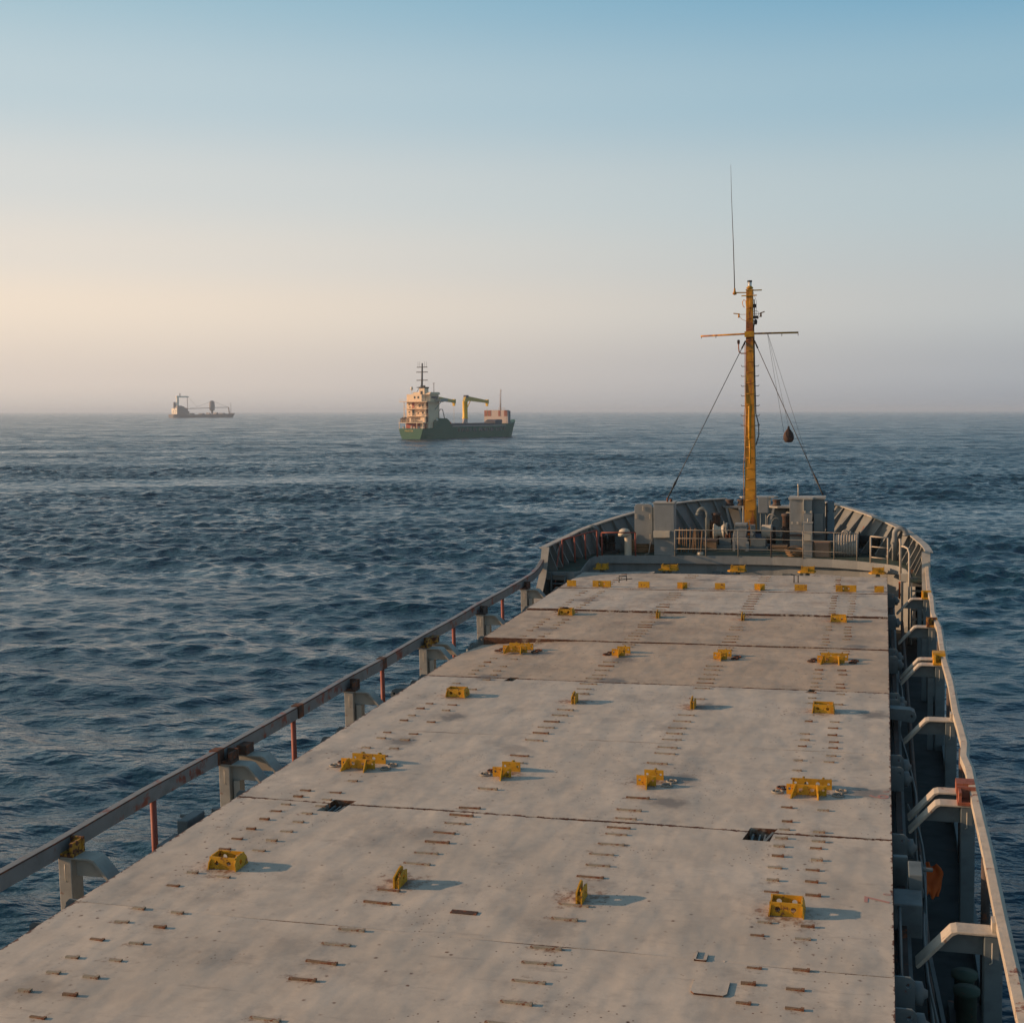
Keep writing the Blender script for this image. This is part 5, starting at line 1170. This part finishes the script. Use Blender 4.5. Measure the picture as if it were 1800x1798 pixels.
for z0_, z1_ in ((7.0, 9.25), (9.55, 12.2), (12.55, 15.1)): m = LM(G); m.box(4.32, 4.42, .65, 1.55, z0_, z1_); m.build("recess_shade_panel", M["brown"], house)  # flat brown panels, painted stand-ins for shade in the deck recesses
for t_, z_ in ((3.3, 13.2), (4.8, 13.2), (3.3, 10.3), (5.6, 10.3), (5.2, 16.6), (7.0, 16.6)): m = LM(G); m.box(3.93 if z_ > 15 else 4.33, 4.0 if z_ > 15 else 4.42, t_ - .35, t_ + .35, z_, z_ + .9); m.build("window", M["gwin"], house)
for z in (9.5, 12.5): m = LM(G); m.bar((3.2, 6.9, z), (3.2, 3.0, z + 2.8), .5, .18); m.build("outside_stair", M["cream"], house)
for t_ in (.9, 11.2): m = LM(G); m.box(2.4, 2.6, t_ - .1, t_ + .1, 6.8, 15.2); m.build("corner_pillar", M["cream"], house)
m = LM(G); m.box(4.0, 11.0, 3.6, 10.9, 15.4, 18.3); wh = m.build("wheelhouse", M["cream"], gs)
m = LM(G); m.box(6.2, 12.6, .9, 9.5, 15.4, 18.2); m.prism([(5.2, 18.2), (13.2, 18.2), (12.6, 19.2), (6.0, 19.2)], 'y', .5, 9); m.build("bridge_front", M["cream"], gs)
m = LM(G); m.box(7, 12.0, .84, .9, 16.6, 17.6); m.build("bridge_window", M["gwin"], wh)
m = LM(G); m.box(9.5, 14.8, -2.2, .6, 15.4, 16.6); m.bar((10, -2, 15.3), (9.5, .6, 12.2), .25, .25); m.build("bridge_wing", M["pale"], gs)
m = LM(G); m.box(5.2, 8.2, 3.0, 5.6, 15.4, 20.8); fn = m.build("funnel", M["cream"], gs)
m = LM(G); m.box(5.0, 8.4, 2.8, 5.8, 20.8, 21.3); m.box(5.6, 6.6, 3.4, 4.0, 21.2, 21.9); m.build("funnel_top", M["black"], fn)
m = LM(G); m.box(5.12, 5.2, 3.9, 4.9, 18.2, 19.6); m.build("funnel_vent", M["gwin"], fn)
m = LM(G); m.tube([(7.5, 5.8, 18.3), (7.5, 5.5, 31.0)], [.45, .28], 8); ma = m.build("radar_mast", M["black"], gs)
for z, w_ in ((29.2, 5.0), (27.2, 5.4), (23.9, 5.4), (21.0, 5.2)): m = LM(G); m.box(7.3, 7.6, 5.6 - w_ / 2, 5.6 + w_ / 2, z, z + .32); m.build("mast_yard", M["black"], ma)
m = LM(G); m.tube([(7.5, 9, 18.3), (7.5, 6.2, 22)], .1, 5); m.build("mast_strut", M["black"], ma)
for t_, z0 in ((3.4, 29.2), (7.6, 29.2), (4.4, 29.2), (6.8, 29.2)): m = LM(G); m.tube([(7.5, t_, z0), (7.5, t_, z0 + 2.4)], .05, 4); m.build("aerial", M["black"], ma)
m = LM(G); m.lathe([(0, 20.0), (.5, 20.1), (.6, 20.7), (.4, 21.3), (0, 21.5)], (5.5, 9.4, 0), n=12); m.tube([(5.5, 9.4, 18.3), (5.5, 9.4, 20)], .1, 5); m.build("satellite_dome", M["fwhite"], gs)
m = LM(G); m.tube([(11, 2.2, 18.4), (11, 2.2, 23.0)], .14, 6); m.box(10.9, 11.1, 1.6, 2.8, 22.8, 22.95); m.build("small_mast", M["fgrey"], gs)
m = LM(G); m.box(2.5, 4.0, 11.0, 12.4, 6.8, 9.0); m.box(.6, 2.2, 9.6, 11.8, 6.8, 8.6); m.build("aft_gear", M["brown"], gs)
m = LM(G); m.box(1.0, 3.0, 9.2, 10.2, 6.8, 8.6); m.box(1.0, 3.0, 6.8, 7.6, 6.8, 8.6); m.build("vent_box", M["cream"], gs)
m = LM(G)
for t_ in (.5, 3.4, 8.8, 12.0): m.box(.1, .3, t_ - .1, t_ + .1, 4.4, 6.8)
m.build("aft_pillar", M["cream"], gs)
m = LM(G)
for t_, h in ((1.2, .8), (2.8, 1.0), (5.0, .7), (6.4, 1.1), (10.4, .9)): m.box(.5, 1.1, t_ - .35, t_ + .35, 4.4, 4.4 + h)
m.build("mooring_bitt", M["pale"], gs)
m = LM(G); m.tube([(12.2, .6, 8.5), (12.2, .6, 11.2), (13.2, .6, 12.2), (15, .6, 12.2), (16.5, .6, 8.4)], .18, 6); m.build("boat_davit", M["fgrey"], gs)
m = LM(G); m.lathe([(0, -.6), (.5, -.4), (.55, .4), (0, .6)], (9.5, -.1, 7.9), 'x', 12); m.build("life_raft", M["fwhite"], gs)
m = LM(G); m.box(21.5, 22.8, 1.4, 2.4, 5.1, 7.0); m.build("orange_box", M["orange"], gs)
for s_, t_, base, reach, lb in ((19, 9, 5, 18, "after"), (46, 9, 5, 18.5, "fore")):
    m = LM(G); m.lathe([(1.25, 8.2), (1.3, 8.6), (1.12, 9.0), (1.12, 15.4), (1.25, 15.6), (0, 15.7)], (s_, t_, 0), n=20); cr_ = m.build("crane_column", M["gyel"], gs)
    m = LM(G); m.lathe([(1.12, 5), (1.12, 8.2)], (s_, t_, 0), n=20); m.prism([(s_ - 2.8, 5), (s_ - 1, 8.2), (s_ - .6, 8.2), (s_ - .6, 5)], 'y', t_ - .3, t_ + .3); m.build("crane_base", M["pink"], cr_)
    m = LM(G); m.prism([(s_ - .8, 15.5), (s_ + .9, 15.5), (s_ + 2.8, 16.0), (s_ + reach, 15.1), (s_ + reach, 16.2), (s_ + 5, 17.6), (s_ + 1.6, 18.0), (s_ + .6, 18.3), (s_ - .2, 17.6), (s_ - 1.2, 15.8)], 'y', t_ - .55, t_ + .55); m.build("crane_boom", M["gold"], cr_)
    m = LM(G); m.box(s_ - .2, s_ + 1.8, t_ - .7, t_ + .7, 17.3, 18.4); m.build("winch_house", M["fgrey"], cr_)
    m = LM(G); m.box(s_ + reach - .5, s_ + reach + .5, t_ - .7, t_ + .7, 14.8, 16.6); m.build("boom_head", M["gold"], cr_)
    m = LM(G); m.box(s_ + reach - .4, s_ + reach + .3, t_ - .5, t_ + .5, 13.7, 14.8); m.tube([(s_ + reach, t_, 13.8), (s_ + reach, t_, 6)], .05, 4); m.build("hook_block", M["gyel"], cr_)
    m = LM(G); m.bar((s_ + 1.0, t_, 12.2), (s_ + 4.2, t_, 15.8), .3, .3); m.build("luffing_ram", M["gold"], cr_)
m = LM(G); m.box(68.0, 69.2, .35, 12.6, 6.0, 11.9); bwk = m.build("breakwater_house", M["pink"], gs)
m = LM(G); m.box(69.2, 72, 1.2, 11.4, 6.0, 11.6); m.build("breakwater_back", M["teal"], bwk)
for t0, t1 in ((11.0, 12.5), (9.0, 10.7), (4.1, 5.2), (.6, 2.2)):
    m = LM(G); m.box(67.9, 68.0, t0, t1, 9.2, 11.7); m.build("louvre_panel", M["pred"], bwk)
m = LM(G); m.tube([(72, 6.4, 11.5), (72, 6.2, 21.4)], [.35, .16], 6); m.box(71.9, 72.1, 5.8, 6.6, 20.4, 20.7); m.tube([(72, 6.9, 12), (72, 6.9, 19.4)], .06, 4); m.build("bow_mast", M["pink"], gs)
m = LM(G)
for t_ in np.arange(3.0, 6.5, .8): m.box(70, 70.1, t_, t_ + .08, 11.6, 12.9)
m.box(70, 70.1, 3.0, 6.4, 12.8, 12.9); m.build("roof_railing", M["pink"], bwk)

# ---- the far bulk carrier
Fr = frame_at(-592.3 / 2354 * 2370, 2370, 43); L2, B2 = 136.0, 19.0
fs_ = thing("distant_cargo_ship", tuple(Fr[0] + Fr[1] * 60 + Fr[2] * 9), "small hazy cargo ship with deck cranes on the horizon at the left", "cargo ship", ship=False)
m = LM(Fr)
loft_hull(m, L2, B2, [(0, 8.4, 6, 6.0), (6, 9.4, 8.8, 6.0), (20, 9.5, 9.5, 5.6), (60, 9.5, 9.5, 5.8), (100, 9.5, 9.5, 6.4), (118, 8.8, 7.4, 6.8), (126, 6.5, 4.5, 7.2), (132, 3.2, 1.6, 7.6), (136, .4, .1, 8.4)], -1.5)
m.build("hull", M["navy"], fs_)
m = LM(Fr); m.box(7, 28, 1, 18.4, 5.8, 17); m.build("superstructure", M["fgrey"], fs_)  # dark grey body: the shade on the house side is put into its colour
m = LM(Fr); m.box(6.9, 7.0, 1, 18.4, 6.8, 17.2); m.build("sunlit_aft_panel", M["fwhite"], fs_)  # white panel paints in the sunlight on the aft face
for t_, z in ((8, 15.3), (12, 12), (5, 12.5), (13, 9.4), (6, 9)): m = LM(Fr); m.box(6.8, 6.89, t_ - 1.6, t_ + 1.6, z - .6, z + .8); m.build("window_band", M["fgrey"], fs_)
m = LM(Fr); m.prism([(8, 17), (24, 17), (23, 19.5), (16, 21.5), (9, 21.5)], 'y', 2, 14); m.build("bridge_deck", M["fgrey"], fs_)
m = LM(Fr); m.lathe([(2.6, 17), (2.6, 25), (1.8, 28), (0, 28)], (9, 11.5, 0), n=12); m.build("funnel", M["fgrey"], fs_)
m = LM(Fr); m.box(28, 33, 2, 17, 6, 12); m.prism([(28, 12), (28, 18), (31, 12)], 'y', 3, 15); m.build("fore_house", M["fgrey"], fs_)
def far_crane(s_, z0, z1, w_, boom_to, zb, m_, droop):
    m = LM(Fr); m.lathe([(w_, z0), (w_ * 1.1, z0 + (z1 - z0) * .5), (w_, z1), (0, z1)], (s_, 9.5, 0), n=14); c_ = m.build("crane_tower", M[m_], fs_)
    m = LM(Fr); m.bar((s_, 9.5, zb), (boom_to, 9.5, zb + droop), 1.1, 1.1); m.build("crane_boom", M["fgrey"], c_)
    m = LM(Fr); m.tube([(s_, 9.5, z1), ((s_ + boom_to) / 2, 9.5, zb + (z1 - zb) * .42 + droop / 2), (boom_to, 9.5, zb + droop + .5)], .22, 4); m.build("topping_wire", M["fgrey"], c_)
    return c_
m = LM(Fr); m.lathe([(2.3, 21), (2.3, 39), (0, 39)], (14, 9.5, 0), n=14); c1 = m.build("crane_tower", M["fwhite"], fs_)
m = LM(Fr); m.box(11, 34, 8, 11, 36, 38.6); m.box(31, 36, 7.8, 11.2, 36.2, 38.2); m.build("crane_bridge", M["fwhite"], c1)
m = LM(Fr); m.bar((34, 9.5, 36), (34.5, 9.5, 12), .8, .8); m.build("crane_leg", M["fgrey"], c1)
m = LM(Fr); m.tube([(36, 9.5, 37), (54, 9.5, 19.5), (40, 9.5, 17)], .2, 4); m.tube([(54, 9.5, 19.5), (84, 9.5, 29.5)], .2, 4); m.build("topping_wire", M["fgrey"], c1)
m = LM(Fr); m.bar((34, 9.5, 16.2), (84, 9.5, 17.6), 1.0, 1.0); m.build("crane_boom", M["fgrey"], c1)
m = LM(Fr); m.lathe([(1.6, 6.5), (1.9, 11.5), (4.6, 13.8), (5.0, 17), (5.2, 23), (4.6, 26), (4.4, 28.5), (3.0, 29), (2.8, 30.6), (0, 30.8)], (86, 9.5, 0), n=9); c2 = m.build("crane_tower", M["fgrey"], fs_)
m = LM(Fr); m.bar((86, 9.5, 18.2), (122, 9.5, 18.8), 1.0, 1.0); m.bar((122, 9.5, 18.8), (123.5, 9.5, 7), 1.6, 1.6); m.build("crane_boom", M["fgrey"], c2)
m = LM(Fr); m.tube([(88, 9.5, 30), (120, 9.5, 19.4)], .2, 4); m.build("topping_wire", M["fgrey"], c2)
m = LM(Fr); m.tube([(127, 9.5, 7), (127, 9.5, 28)], [.5, .25], 6); m.build("foremast", M["fgrey"], fs_)
m = LM(Fr); m.tube([(18, 8, 38), (18, 8, 43.5)], .8, 6); m.build("mast_top", M["fgrey"], fs_)
for s0, s1, h in ((38, 46, 2.2), (60, 68, 2.0), (76, 80, 3.0), (91, 97, 3.4), (104, 112, 2.4), (128, 132, 2.2)):
    m = LM(Fr); m.prism([(s0, 6), (s0 + 1.5, 6 + h), (s1 - 2, 6 + h), (s1, 6)], 'y', 4, 15); m.build("deck_cargo", M["fgrey"], fs_)
for o in SHIP_TOP:
    o.matrix_world = S @ Matrix.Translation(o.location)
